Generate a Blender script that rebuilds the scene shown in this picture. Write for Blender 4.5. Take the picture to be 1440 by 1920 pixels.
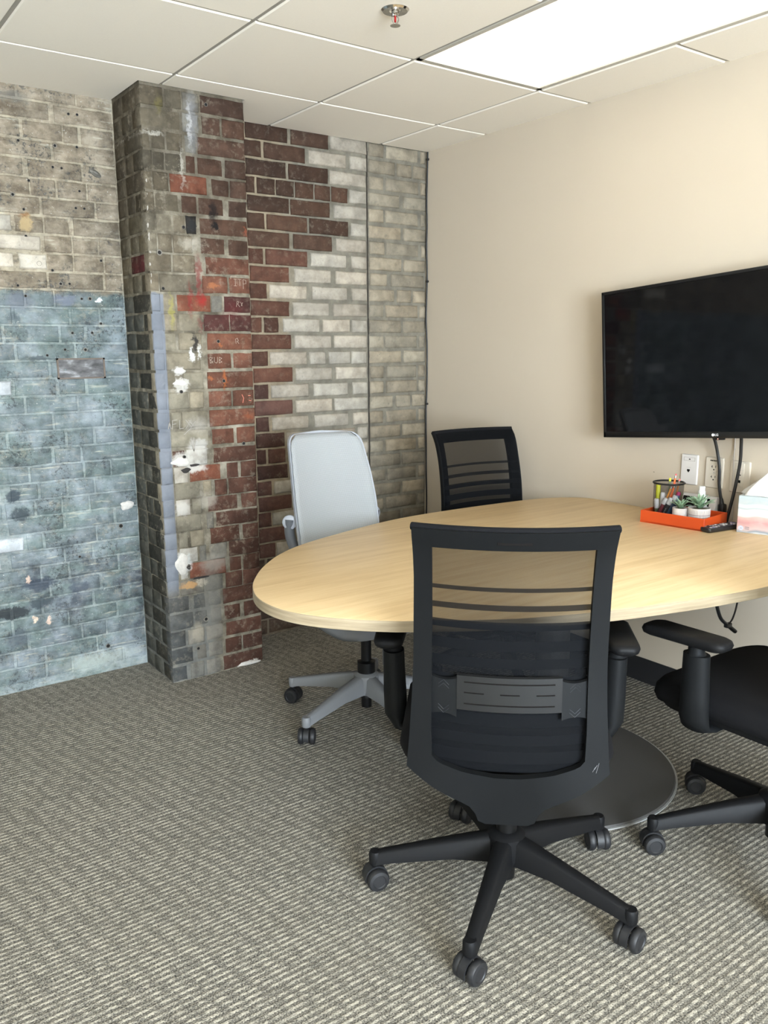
import bpy, bmesh, math, random
from mathutils import Vector, Matrix

# ------------------------------------------------------------------ clear
for o in list(bpy.data.objects):
    bpy.data.objects.remove(o, do_unlink=True)
SC = bpy.context.scene
COL = SC.collection
rnd = random.Random(7)
PI = math.pi
def R(d): return math.radians(d)

# ------------------------------------------------------------------ camera
CAM = Vector((-2.8176, -3.4860, 1.3767))
yaw, pitch, roll = 0.6285, -0.1937, -0.0064
fwd = Vector((math.sin(yaw) * math.cos(pitch), math.cos(yaw) * math.cos(pitch), math.sin(pitch)))
rgt = Vector((math.cos(yaw), -math.sin(yaw), 0))
upv = rgt.cross(fwd)
r2 = rgt * math.cos(roll) + upv * math.sin(roll)
u2 = -rgt * math.sin(roll) + upv * math.cos(roll)
cam_d = bpy.data.cameras.new('camera')
cam_d.sensor_fit = 'HORIZONTAL'; cam_d.sensor_width = 36.0
cam_d.lens = 36.0 * 1568.557 / 1440.0
cam_d.clip_start = 0.05
cam = bpy.data.objects.new('camera', cam_d); COL.objects.link(cam)
m = Matrix((r2, u2, -fwd)).transposed().to_4x4(); m.translation = CAM
cam.matrix_world = m
SC.camera = cam

# ------------------------------------------------------------------ world, light, exposure
SC.view_settings.view_transform = 'Standard'
SC.view_settings.look = 'None'
SC.view_settings.gamma = 1.0
SC.view_settings.use_curve_mapping = False
SC.view_settings.exposure = 0.42
SKY = 50.0            # overcast daylight outside the window behind the camera
PANEL = 1.20          # ceiling LED panels
w = bpy.data.worlds.new('world'); SC.world = w; w.use_nodes = True
bg = w.node_tree.nodes['Background']
bg.inputs[0].default_value = (0.77, 0.885, 1.0, 1); bg.inputs[1].default_value = SKY

# room dimensions (metres; origin = far right corner of the room on the floor)
H = 2.341            # ceiling height
XL, YR = -4.05, -6.40   # left wall, rear wall (behind the camera)
YB = 0.0125          # painted brick wall plane
XP0, XP1, YP = -1.592, -1.167, -0.289    # brick pillar
WX0, WX1, WZ0, WZ1 = -3.95, -1.60, 0.50, 2.25   # window in the rear wall
pl = bpy.data.lights.new('window_portal', 'AREA'); pl.shape = 'RECTANGLE'
pl.size = WX1 - WX0; pl.size_y = WZ1 - WZ0; pl.cycles.is_portal = True
po = bpy.data.objects.new('window_portal', pl); COL.objects.link(po)
po.location = ((WX0 + WX1) / 2, YR - 0.02, (WZ0 + WZ1) / 2); po.rotation_euler = (R(90), 0, 0)

# ------------------------------------------------------------------ helpers
def tag(o, label=None, cat=None, group=None, kind=None):
    if label: o['label'] = label
    if cat: o['category'] = cat
    if group: o['group'] = group
    if kind: o['kind'] = kind
    return o
def empty(name, loc=(0, 0, 0), rz=0.0):
    o = bpy.data.objects.new(name, None); COL.objects.link(o)
    o.location = loc; o.rotation_euler = (0, 0, rz); o.empty_display_size = 0.1
    return o
def link(name, me, parent=None, loc=(0, 0, 0), rot=(0, 0, 0), scale=(1, 1, 1)):
    o = bpy.data.objects.new(name, me); COL.objects.link(o)
    o.parent = parent; o.location = loc; o.rotation_euler = rot; o.scale = scale
    return o
class MB:
    def __init__(s): s.v = []; s.f = []
    def add(s, vs, fs):
        n = len(s.v); s.v += [tuple(p) for p in vs]; s.f += [tuple(i + n for i in q) for q in fs]; return s
    def box(s, x0, x1, y0, y1, z0, z1):
        return s.add([(x0, y0, z0), (x1, y0, z0), (x1, y1, z0), (x0, y1, z0), (x0, y0, z1), (x1, y0, z1), (x1, y1, z1), (x0, y1, z1)],
                     [(0, 3, 2, 1), (4, 5, 6, 7), (0, 1, 5, 4), (1, 2, 6, 5), (2, 3, 7, 6), (3, 0, 4, 7)])
    def rbox(s, c, size, bev=0.003, seg=2, mat=None):
        b = bmesh.new(); bmesh.ops.create_cube(b, size=1)
        for v in b.verts: v.co = Vector((v.co.x * size[0], v.co.y * size[1], v.co.z * size[2]))
        if bev > 0: bmesh.ops.bevel(b, geom=list(b.edges), offset=min(bev, min(size) * .49), segments=seg, affect='EDGES', profile=.5)
        M = (Matrix.Translation(c) @ (mat or Matrix.Identity(4)))
        b.verts.ensure_lookup_table(); b.verts.index_update()
        s.add([M @ v.co for v in b.verts], [[v.index for v in f.verts] for f in b.faces]); b.free(); return s
    def loft(s, rings, cap=True, closed=True):
        n = len(rings[0]); vs = [p for r in rings for p in r]; fs = []
        for i in range(len(rings) - 1):
            for j in range(n if closed else n - 1):
                k = (j + 1) % n
                fs.append((i * n + j, i * n + k, (i + 1) * n + k, (i + 1) * n + j))
        if cap and closed:
            fs.append(tuple(range(n - 1, -1, -1))); fs.append(tuple((len(rings) - 1) * n + j for j in range(n)))
        return s.add(vs, fs)
    def lathe(s, prof, seg=24, c=(0, 0, 0), cap=True, mat=None):
        rings = []
        for r, z in prof:
            r = max(r, 1e-5)
            rings.append([Vector((c[0] + r * math.cos(2 * PI * j / seg), c[1] + r * math.sin(2 * PI * j / seg), c[2] + z)) for j in range(seg)])
        if mat: rings = [[mat @ p for p in q] for q in rings]
        return s.loft(rings, cap)
    def tube(s, pts, rad, seg=8, cap=True):
        pts = [Vector(p) for p in pts]; n = len(pts)
        rad = rad if isinstance(rad, (list, tuple)) else [rad] * n
        rings = []; ref = None
        for i, p in enumerate(pts):
            t = (pts[min(i + 1, n - 1)] - pts[max(i - 1, 0)]).normalized()
            if ref is None: ref = t.orthogonal().normalized()
            ref = (ref - t * ref.dot(t)).normalized(); b = t.cross(ref)
            rings.append([p + (ref * math.cos(2 * PI * j / seg) + b * math.sin(2 * PI * j / seg)) * rad[i] for j in range(seg)])
        return s.loft(rings, cap)
    def prism(s, poly, z0, z1):
        n = len(poly)
        vs = [(x, y, z0) for x, y in poly] + [(x, y, z1) for x, y in poly]
        fs = [tuple(range(n - 1, -1, -1)), tuple(range(n, 2 * n))] + [(i, (i + 1) % n, n + (i + 1) % n, n + i) for i in range(n)]
        return s.add(vs, fs)
    def mesh(s, name, smooth=True, ang=40):
        me = bpy.data.meshes.new(name); me.from_pydata(s.v, [], s.f); me.update()
        b = bmesh.new(); b.from_mesh(me); bmesh.ops.recalc_face_normals(b, faces=list(b.faces)); b.to_mesh(me); b.free()
        if smooth:
            me.shade_smooth(); me.set_sharp_from_angle(angle=R(ang))
        return me
    def build(s, name, mat, parent=None, loc=(0, 0, 0), rot=(0, 0, 0), smooth=True, ang=40):
        me = s.mesh(name, smooth, ang); me.materials.append(mat)
        return link(name, me, parent, loc, rot)
def catmull(pts, n=6, closed=False):
    pts = [Vector(p) for p in pts]; out = []; N = len(pts)
    for i in range(N if closed else N - 1):
        if closed: a, b, c, d = (pts[(i + k) % N] for k in (-1, 0, 1, 2))
        else: a, b, c, d = pts[max(i - 1, 0)], pts[i], pts[i + 1], pts[min(i + 2, N - 1)]
        for k in range(n):
            t = k / n
            out.append(.5 * ((2 * b) + (c - a) * t + (2 * a - 5 * b + 4 * c - d) * t * t + (3 * b - a - 3 * c + d) * t ** 3))
    if not closed: out.append(pts[-1])
    return out
def interp(x, tab):
    if x <= tab[0][0]: return tab[0][1]
    for (a, va), (b, vb) in zip(tab, tab[1:]):
        if x <= b: return va + (vb - va) * (x - a) / (b - a)
    return tab[-1][1]
def rrect(w, h, r, n=5, cx=0, cy=0):
    out = []
    for (sx, sy, a0) in ((1, 1, 0), (-1, 1, 90), (-1, -1, 180), (1, -1, 270)):
        for k in range(n + 1):
            a = R(a0 + 90 * k / n)
            out.append((cx + sx * (w / 2 - r) + r * math.cos(a), cy + sy * (h / 2 - r) + r * math.sin(a)))
    return out
def text_mesh(body, size, name='lettering'):
    cu = bpy.data.curves.new(name, 'FONT'); cu.body = body; cu.size = size; cu.align_x = 'CENTER'; cu.align_y = 'CENTER'; cu.extrude = .0004
    o = bpy.data.objects.new(name, cu); COL.objects.link(o)
    bpy.context.view_layer.update()
    me = bpy.data.meshes.new_from_object(o.evaluated_get(bpy.context.evaluated_depsgraph_get()))
    bpy.data.objects.remove(o, do_unlink=True); return me

# ------------------------------------------------------------------ materials
def lin(c): return c / 12.92 if c <= .04045 else ((c + .055) / 1.055) ** 2.4
def S(r, g, b): return (lin(r / 255), lin(g / 255), lin(b / 255), 1)
class N:
    def __init__(s, name, rough=.6, metal=0.0, spec=.5):
        s.m = bpy.data.materials.new(name); s.m.use_nodes = True; s.t = s.m.node_tree
        s.b = s.t.nodes['Principled BSDF']; s.out = s.t.nodes['Material Output']
        s.b.inputs['Roughness'].default_value = rough; s.b.inputs['Metallic'].default_value = metal
        s.b.inputs['Specular IOR Level'].default_value = spec
    def n(s, typ, **k):
        q = s.t.nodes.new(typ)
        for a, v in k.items(): setattr(q, a, v)
        return q
    def _in(s, sock, v):
        if isinstance(v, bpy.types.NodeSocket): s.t.links.new(v, sock)
        elif v is not None: sock.default_value = v
    def geo(s): return s.n('ShaderNodeNewGeometry').outputs['Position']
    def objc(s): return s.n('ShaderNodeTexCoord').outputs['Object']
    def info(s): return s.n('ShaderNodeObjectInfo')
    def noise(s, vec, scale, detail=3.0, rough=.55):
        q = s.n('ShaderNodeTexNoise'); s._in(q.inputs['Vector'], vec)
        q.inputs['Scale'].default_value = scale; q.inputs['Detail'].default_value = detail; q.inputs['Roughness'].default_value = rough
        return q.outputs['Fac']
    def mapv(s, vec, sc=(1, 1, 1), loc=(0, 0, 0), rot=(0, 0, 0)):
        q = s.n('ShaderNodeMapping'); s._in(q.inputs['Vector'], vec); q.inputs['Scale'].default_value = sc
        q.inputs['Location'].default_value = loc; q.inputs['Rotation'].default_value = rot; return q.outputs[0]
    def math(s, op, a, b=None, c=None):
        q = s.n('ShaderNodeMath', operation=op); s._in(q.inputs[0], a); s._in(q.inputs[1], b)
        if c is not None: s._in(q.inputs[2], c)
        return q.outputs[0]
    def vmath(s, op, a, b=None):
        q = s.n('ShaderNodeVectorMath', operation=op); s._in(q.inputs[0], a); s._in(q.inputs[1], b)
        return q.outputs['Value'] if op == 'LENGTH' else q.outputs[0]
    def rng(s, v, a, b, c=0.0, d=1.0):
        q = s.n('ShaderNodeMapRange', interpolation_type='SMOOTHSTEP'); s._in(q.inputs[0], v)
        for i, x in enumerate((a, b, c, d)): q.inputs[i + 1].default_value = x
        return q.outputs[0]
    def mix(s, fac, a, b, typ='MIX'):
        q = s.n('ShaderNodeMix', data_type='RGBA', blend_type=typ); s._in(q.inputs[0], fac); s._in(q.inputs[6], a); s._in(q.inputs[7], b); return q.outputs[2]
    def ramp(s, fac, stops):
        q = s.n('ShaderNodeValToRGB'); s._in(q.inputs[0], fac); e = q.color_ramp.elements
        while len(e) < len(stops): e.new(.5)
        for el, (p, c) in zip(e, stops): el.position = p; el.color = c
        return q.outputs[0]
    def sep(s, v): return s.n('ShaderNodeSeparateXYZ'), v
    def xyz(s, v):
        q = s.n('ShaderNodeSeparateXYZ'); s._in(q.inputs[0], v); return q.outputs
    def bump(s, h, strength=.3, dist=.002):
        q = s.n('ShaderNodeBump'); s._in(q.inputs['Height'], h); q.inputs['Strength'].default_value = strength; q.inputs['Distance'].default_value = dist
        s.t.links.new(q.outputs[0], s.b.inputs['Normal'])
    def col(s, c): s._in(s.b.inputs['Base Color'], c); return s.m
def plain(name, rgb, rough=.5, metal=0.0, spec=.5, grain=0.0, gs=300):
    q = N(name, rough, metal, spec)
    c = S(*rgb)
    if grain:
        n = q.noise(q.objc(), gs, 2)
        c = q.mix(n, tuple(x * (1 - grain) for x in c[:3]) + (1,), tuple(min(1, x * (1 + grain)) for x in c[:3]) + (1,))
        q.bump(n, .15, .0005)
    return q.col(c)
def glow(name, rgb, strength):
    q = N(name); q.b.inputs['Base Color'].default_value = rgb; q.b.inputs['Emission Color'].default_value = rgb
    q.b.inputs['Emission Strength'].default_value = strength; return q.m

# ================================================================== SETTING
# ---- carpet: ribs parallel to the brick wall, broken into light dashes
def mat_carpet():
    q = N('carpet', .95, 0, .1)
    P = q.geo(); x, y, z = q.xyz(P)
    big = q.noise(P, 3, 2)
    rowf = q.math('DIVIDE', y, .0165)
    row = q.math('FLOOR', rowf)
    fr = q.math('FRACT', rowf)
    wn = q.n('ShaderNodeTexWhiteNoise', noise_dimensions='1D'); q._in(wn.inputs['W'], row)
    wob = q.noise(q.mapv(P, (30, 18, 1)), 1.0, 2)
    ux = q.math('ADD', q.math('ADD', x, q.math('MULTIPLY', y, .22)), q.math('ADD', q.math('MULTIPLY', wn.outputs[0], .010), q.math('MULTIPLY', wob, .03)))
    cmb = q.n('ShaderNodeCombineXYZ'); q._in(cmb.inputs[0], q.math('MULTIPLY', x, 46)); q._in(cmb.inputs[1], q.math('MULTIPLY', row, 7.31))
    rd = q.noise(cmb.outputs[0], 1.0, 1)
    dash = q.math('ADD', q.math('MULTIPLY', q.math('SINE', q.math('MULTIPLY', ux, 2 * PI / .045)), .38), q.math('MULTIPLY', q.math('SUBTRACT', rd, .5), 3.6))
    edge = q.noise(q.mapv(P, (90, 300, 1)), 1.0, 2, .6)
    rib = q.rng(q.math('ADD', q.math('ABSOLUTE', q.math('SUBTRACT', fr, .5)), q.math('MULTIPLY', q.math('SUBTRACT', edge, .5), .42)), .34, .12)
    yarn = q.noise(q.mapv(P, (110, 380, 1)), 1.0, 2, .7)
    speck = q.noise(P, 250, 3, .8)
    light = q.math('MULTIPLY', rib, q.rng(q.math('ADD', dash, q.math('MULTIPLY', q.math('SUBTRACT', yarn, .5), 2.4)), -.9, .8, .10, 1.0))
    v = q.math('ADD', q.math('MULTIPLY', light, .41), q.math('MULTIPLY', q.math('ADD', q.math('MULTIPLY', q.math('SUBTRACT', speck, .5), 3.2), .56), .72))
    c = q.ramp(v, [(.12, S(44, 43, 41)), (.36, S(95, 92, 86)), (.60, S(140, 135, 124)), (.92, S(192, 185, 170))])
    c = q.mix(q.rng(big, .3, .7, 0, .14), c, S(110, 104, 92))
    q.bump(q.math('ADD', q.math('MULTIPLY', rib, .7), q.math('MULTIPLY', speck, .6)), .55, .003)
    return q.col(c)
M_carpet = mat_carpet()
fl = MB().box(XL, 0.0, YR, YB, -.06, 0.0).build('floor', M_carpet, smooth=False)
tag(fl, 'grey ribbed carpet floor with broken light dashes', None, None, 'structure')

# ---- ceiling: T-bar grid with separate tiles
def mat_tile():
    q = N('ceiling_tile', .95, 0, .1); P = q.geo()
    n = q.noise(P, 260, 3, .7); m_ = q.noise(P, 5, 2)
    q.bump(n, .35, .001)
    return q.col(q.mix(m_, q.mix(n, S(236, 228, 215), S(250, 243, 231)), S(243, 236, 224)))
M_tile = mat_tile()
M_grid = plain('grid_metal', (158, 153, 143), .6)
ce = MB().box(XL, 0, YR, YB, H + .05, H + .09).build('ceiling', plain('plenum', (120, 116, 110), .9), smooth=False)
tag(ce, 'white suspended tile ceiling', None, None, 'structure')
T = .6096
ax = [-.2898 - T * k for k in range(0, 7)]            # grid lines across (x)
by = [-.4299 - T * k for k in range(0, 10)]            # grid lines along (y)
LIGHTS = {(1, 2), (1, 3), (4, 3), (4, 4), (4, 7), (4, 8)}               # tile cells of the visible panel and the two added unseen ones (x cell, y cell)
xs = [0.0] + ax + [XL]; ys = [YB] + by + [YR]
g = MB()
for x in ax: g.box(x - .012, x + .012, YR, YB if not (XP0 < x < XP1) else YP, H + .005, H + .03)
lit = [(xs[i + 1], xs[i]) for i in (1, 4)]
for k, y in enumerate(by):
    cuts = [lit[0]] if k == 2 else [lit[1]] if k in (3, 7) else []
    a = XL
    for c0, c1 in cuts: g.box(a, c0, y - .012, y + .012, H + .0052, H + .03); a = c1
    g.box(a, 0, y - .012, y + .012, H + .0052, H + .03)
g.build('ceiling_grid', M_grid, ce, smooth=False)
GAP = .007
for i in range(len(xs) - 1):
    for j in range(len(ys) - 1):
        if (i, j) in LIGHTS: continue
        x1, x0 = xs[i] - (GAP if i else 0), xs[i + 1] + GAP
        y1, y0 = ys[j] - (GAP if j else 0), ys[j + 1] + GAP
        if x1 - x0 < .03 or y1 - y0 < .03: continue
        if j == 0 and x0 > XP1: y1 = -.002
        poly = [(x0, y0), (x1, y0), (x1, y1), (x0, y1)]
        if j == 0 and x0 < XP0 < x1:
            poly = [(x0, y0), (x1, y0), (x1, YP - .004), (XP0 - .004, YP - .004), (XP0 - .004, y1), (x0, y1)]
        elif j == 0 and x0 < XP1 < x1:
            poly = [(x0, y0), (x1, y0), (x1, -.002), (XP1 + .004, -.002), (XP1 + .004, YP - .004), (x0, YP - .004)]
        # face dropped below the grid, with a chamfered edge
        cx = sum(p[0] for p in poly) / len(poly); cy = sum(p[1] for p in poly) / len(poly)
        mb = MB()
        if len(poly) == 4:
            c = .004
            low = [(x0 + (c if True else 0), y0 + c), (x1 - (c if i else 0), y0 + c), (x1 - (c if i else 0), y1 - (c if j else 0)), (x0 + c, y1 - (c if j else 0))]
            mb.loft([[(a, b, H) for a, b in low], [(a, b, H + .004) for a, b in poly], [(a, b, H + .02) for a, b in poly]])
        else: mb.prism(poly, H, H + .02)
        mb.build('ceiling_tile', M_tile, ce, smooth=False)

# ---- plaster walls
def mat_wall():
    q = N('beige_paint', .75, 0, .25); P = q.geo()
    n = q.noise(P, 180, 3); m_ = q.noise(P, 1.6, 3)
    q.bump(n, .08, .001)
    return q.col(q.mix(m_, S(189, 176, 157), S(194, 182, 164)))
M_wall = mat_wall()
M_wall2 = plain('offwhite_paint', (226, 220, 208), .8)  # unseen walls made whiter to bounce more light onto the ceiling
tag(MB().box(0, .1, YR, .12, -.06, H + .09).build('wall_right', M_wall, smooth=False), 'smooth beige painted wall behind the television', None, None, 'structure')
tag(MB().box(XL - .1, XL, YR, .12, -.06, H + .09).build('wall_left', M_wall2, smooth=False), 'off-white wall on the left out of view, whitened to bounce light', None, None, 'structure')
wr = MB()
wr.box(XL - .1, WX0, YR - .1, YR, -.06, H + .09).box(WX1, .1, YR - .1, YR, -.06, H + .09).box(WX0, WX1, YR - .1, YR, -.06, WZ0).box(WX0, WX1, YR - .1, YR, WZ1, H + .09)
tag(wr.build('wall_rear', M_wall2, smooth=False), 'off-white wall behind the camera, whitened to bounce light', None, None, 'structure')
wn_ = MB()
for a, b in ((WX0, WX0 + .06), (WX1 - .06, WX1), ((WX0 + WX1) / 2 - .03, (WX0 + WX1) / 2 + .03)): wn_.box(a, b, YR - .09, YR - .03, WZ0, WZ1)
for a, b in ((WZ0, WZ0 + .06), (WZ1 - .06, WZ1)): wn_.box(WX0, WX1, YR - .088, YR - .032, a, b)
win = tag(wn_.build('window_1', plain('window_frame', (70, 70, 72), .4), smooth=False), 'dark framed window behind the camera', None, None, 'structure')
qg = N('window_glass', .02); tr = qg.n('ShaderNodeBsdfTransparent'); gl = qg.n('ShaderNodeBsdfGlossy'); gl.inputs['Roughness'].default_value = .02
mx = qg.n('ShaderNodeMixShader'); mx.inputs[0].default_value = .06
qg.t.links.new(tr.outputs[0], mx.inputs[1]); qg.t.links.new(gl.outputs[0], mx.inputs[2]); qg.t.links.new(mx.outputs[0], qg.out.inputs['Surface'])
for a, b in ((WX0 + .06, (WX0 + WX1) / 2 - .03), ((WX0 + WX1) / 2 + .03, WX1 - .06)):
    MB().box(a, b, YR - .063, YR - .057, WZ0 + .06, WZ1 - .06).build('pane', qg.m, win, smooth=False)
M_vinyl = plain('black_vinyl', (30, 30, 32), .5)
bb = MB(); bb.add([(-.0, YR, 0), (-.012, YR, 0), (-.005, YR, .012), (-.004, YR, .1), (0, YR, .1), (-.0, 0, 0), (-.012, 0, 0), (-.005, 0, .012), (-.004, 0, .1), (0, 0, .1)],
                  [(0, 1, 2, 3, 4), (9, 8, 7, 6, 5), (0, 5, 6, 1), (1, 6, 7, 2), (2, 7, 8, 3), (3, 8, 9, 4)])
tag(bb.build('baseboard_right', M_vinyl, smooth=False), 'black vinyl baseboard along the beige wall', None, None, 'structure')

# ---- brick materials -------------------------------------------------------
def brick_shader(q, zone, efflo=.35, grime=.30, flake=0.0, spots=(), override=True, tone=1.0):
    P = q.geo(); inf = q.info()
    c = zone
    if override: c = q.mix(inf.outputs['Alpha'], zone, inf.outputs['Color'])
    fine = q.noise(P, 110, 4, .7); mid = q.noise(P, 22, 4, .6); low = q.noise(P, 5, 3)
    streak = q.noise(q.mapv(P, (60, 60, 6)), 1.0, 3, .6)
    blot = q.noise(P, 13, 4, .65)
    c = q.mix(q.rng(blot, .40, .62, .0, .55), q.mix(1.0, c, (1.10, 1.10, 1.10, 1), 'MULTIPLY'), q.mix(1.0, c, (.66, .66, .66, 1), 'MULTIPLY'))
    c = q.mix(q.rng(mid, .35, .75, 0, grime), c, q.mix(1.0, c, (.35, .33, .30, 1), 'MULTIPLY'))
    c = q.mix(q.rng(fine, .55, .8, 0, .35), c, q.mix(1.0, c, (.5, .48, .45, 1), 'MULTIPLY'))
    if efflo: c = q.mix(q.math('MULTIPLY', q.rng(q.noise(P, 34, 5, .75), .50, .66), q.rng(low, .38, .62, efflo * .25, efflo)), c, S(170, 161, 144))
    c = q.mix(q.rng(streak, .6, .8, 0, .22), c, q.mix(1.0, c, (.4, .38, .36, 1), 'MULTIPLY'))
    if flake: c = q.mix(q.rng(q.noise(P, 48, 5, .75), .58, .66, 0, flake), c, S(58, 62, 66))
    if spots:
        wob = q.n('ShaderNodeTexNoise'); q._in(wob.inputs['Vector'], P); wob.inputs['Scale'].default_value = 38; wob.inputs['Detail'].default_value = 7; wob.inputs['Roughness'].default_value = .72
        PW = q.vmath('ADD', P, q.vmath('SCALE', q.vmath('SUBTRACT', wob.outputs['Color'], (.5, .5, .5)), None))
        PW.node.inputs[1].links[0].from_node.inputs['Scale'].default_value = .075
        for (sx, sz, rx, rz, rgb, st, soft) in spots:
            d = q.vmath('LENGTH', q.vmath('MULTIPLY', q.vmath('SUBTRACT', PW, (sx, 0, sz)), (1 / rx, 0, 1 / rz)))
            c = q.mix(q.rng(d, 1.0, 1.0 - soft, 0, st), c, S(*rgb))
    c = q.mix(1.0, c, (tone, tone * .985, tone * .96, 1), 'MULTIPLY')
    q.bump(q.math('ADD', q.math('MULTIPLY', mid, 1.0), q.math('MULTIPLY', fine, .5)), .6, .004)
    return c

def mat_left(mortar=False):
    q = N('painted_mortar' if mortar else 'painted_brick', .8, 0, .2); P = q.geo(); x, y, z = q.xyz(P)
    n1 = q.noise(P, 5.5, 4, .6); n2 = q.noise(P, 14, 4, .6); inf = q.info()
    zz = q.math('ADD', z, q.math('MULTIPLY', q.math('SUBTRACT', n2, .5), .10))
    n3 = q.noise(q.mapv(P, (1, 1, 1.7)), 30, 4, .65)
    mixn = q.math('ADD', q.math('MULTIPLY', n2, .6), q.math('MULTIPLY', n3, .4))
    up = q.ramp(mixn, [(.30, S(98, 87, 72)), (.42, S(136, 124, 107)), (.54, S(162, 150, 132)), (.66, S(182, 171, 153))])
    lo = q.ramp(q.math('ADD', q.math('MULTIPLY', n1, .45), q.math('MULTIPLY', mixn, .55)), [(.32, S(88, 96, 98)), (.42, S(118, 129, 128)), (.52, S(144, 154, 156)), (.64, S(172, 180, 184)), (.75, S(192, 198, 202))])
    slate = q.ramp(mixn, [(.32, S(62, 66, 72)), (.48, S(102, 108, 114)), (.64, S(146, 152, 156))])
    band = q.math('MULTIPLY', q.rng(zz, .66, .44), q.rng(zz, .08, .24))
    lo = q.mix(q.math('MULTIPLY', band, q.rng(n1, .40, .56, .15, .95)), lo, slate)
    green = q.rng(q.noise(q.mapv(P, (1, 1, 2.2)), 4.0, 3), .48, .60, 0, .55)
    lo = q.mix(green, lo, q.ramp(mixn, [(.35, S(92, 108, 102)), (.5, S(122, 138, 131)), (.68, S(152, 166, 160))]))
    lo = q.mix(1.0, lo, (.97, .995, 1.04, 1), 'MULTIPLY')
    c = q.mix(q.rng(zz, 1.585, 1.615), lo, up)
    c = q.mix(1.0, c, q.ramp(inf.outputs['Random'], [(0, (.64, .64, .64, 1)), (1, (.86, .86, .86, 1))]), 'MULTIPLY')
    # clusters of flaked paint, and pale lime runs along the bed joints
    clus = q.rng(q.noise(P, 6.5, 3), .50, .60)
    c = q.mix(q.math('MULTIPLY', clus, q.rng(q.noise(P, 70, 4, .75), .52, .58, 0, .75)), c, S(66, 70, 72))
    c = q.mix(q.math('MULTIPLY', q.rng(q.noise(q.mapv(P, (9, 9, 75)), 1.0, 3), .58, .70), q.rng(q.noise(P, 7, 2), .45, .6, .1, .55)), c, S(192, 190, 174))
    c = q.mix(q.rng(q.noise(P, 120, 3, .7), .64, .72, 0, .7), c, S(204, 204, 198))
    spots = [(-2.086, .811, .04, .03, (60, 68, 76), .85, .5), (-2.063, .733, .05, .035, (58, 66, 72), .85, .5), (-1.953, 1.855, .03, .045, (176, 154, 114), .75, .5), (-1.96, 1.88, .03, .012, (124, 80, 48), .7, .7),
             (-2.13, .335, .09, .03, (48, 52, 56), .9, .4), (-2.02, .36, .06, .03, (62, 70, 76), .85, .5), (-2.02, .44, .09, .03, (66, 74, 86), .8, .4), (-1.86, .40, .05, .03, (76, 84, 96), .7, .4),
             (-2.12, .22, .08, .05, (88, 96, 104), .7, .7), (-2.05, .29, .012, .014, (214, 190, 170), .9, .4), (-2.06, .465, .012, .02, (205, 180, 165), .9, .4), (-1.99, .28, .01, .022, (208, 182, 165), .9, .4),
             (-1.80, .06, .25, .05, (178, 184, 176), .5, .8), (-1.70, 1.57, .014, .014, (230, 232, 232), .9, .4), (-1.96, 2.30, .08, .03, (110, 108, 104), .7, .8), (-2.0, 1.56, .07, .05, (112, 118, 128), .8, .7),
             (-1.83, 1.57, .06, .03, (112, 118, 134), .7, .7), (-2.03, 1.50, .03, .03, (72, 82, 88), .7, .7), (-1.95, 1.345, .06, .018, (80, 88, 92), .8, .6), (-2.10, 1.30, .05, .05, (96, 108, 112), .6, .7)]
    if mortar: c = q.mix(q.math('MULTIPLY', q.rng(n3, .40, .60, .15, .65), q.rng(z, 1.50, 1.65, .5, 1.0)), c, q.mix(q.rng(z, 1.56, 1.62), S(166, 172, 166), S(176, 168, 148)))
    return q.col(brick_shader(q, c, .30, .30, .35, spots, tone=.93))
M_left = mat_left(); M_leftm = mat_left(True)

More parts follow.
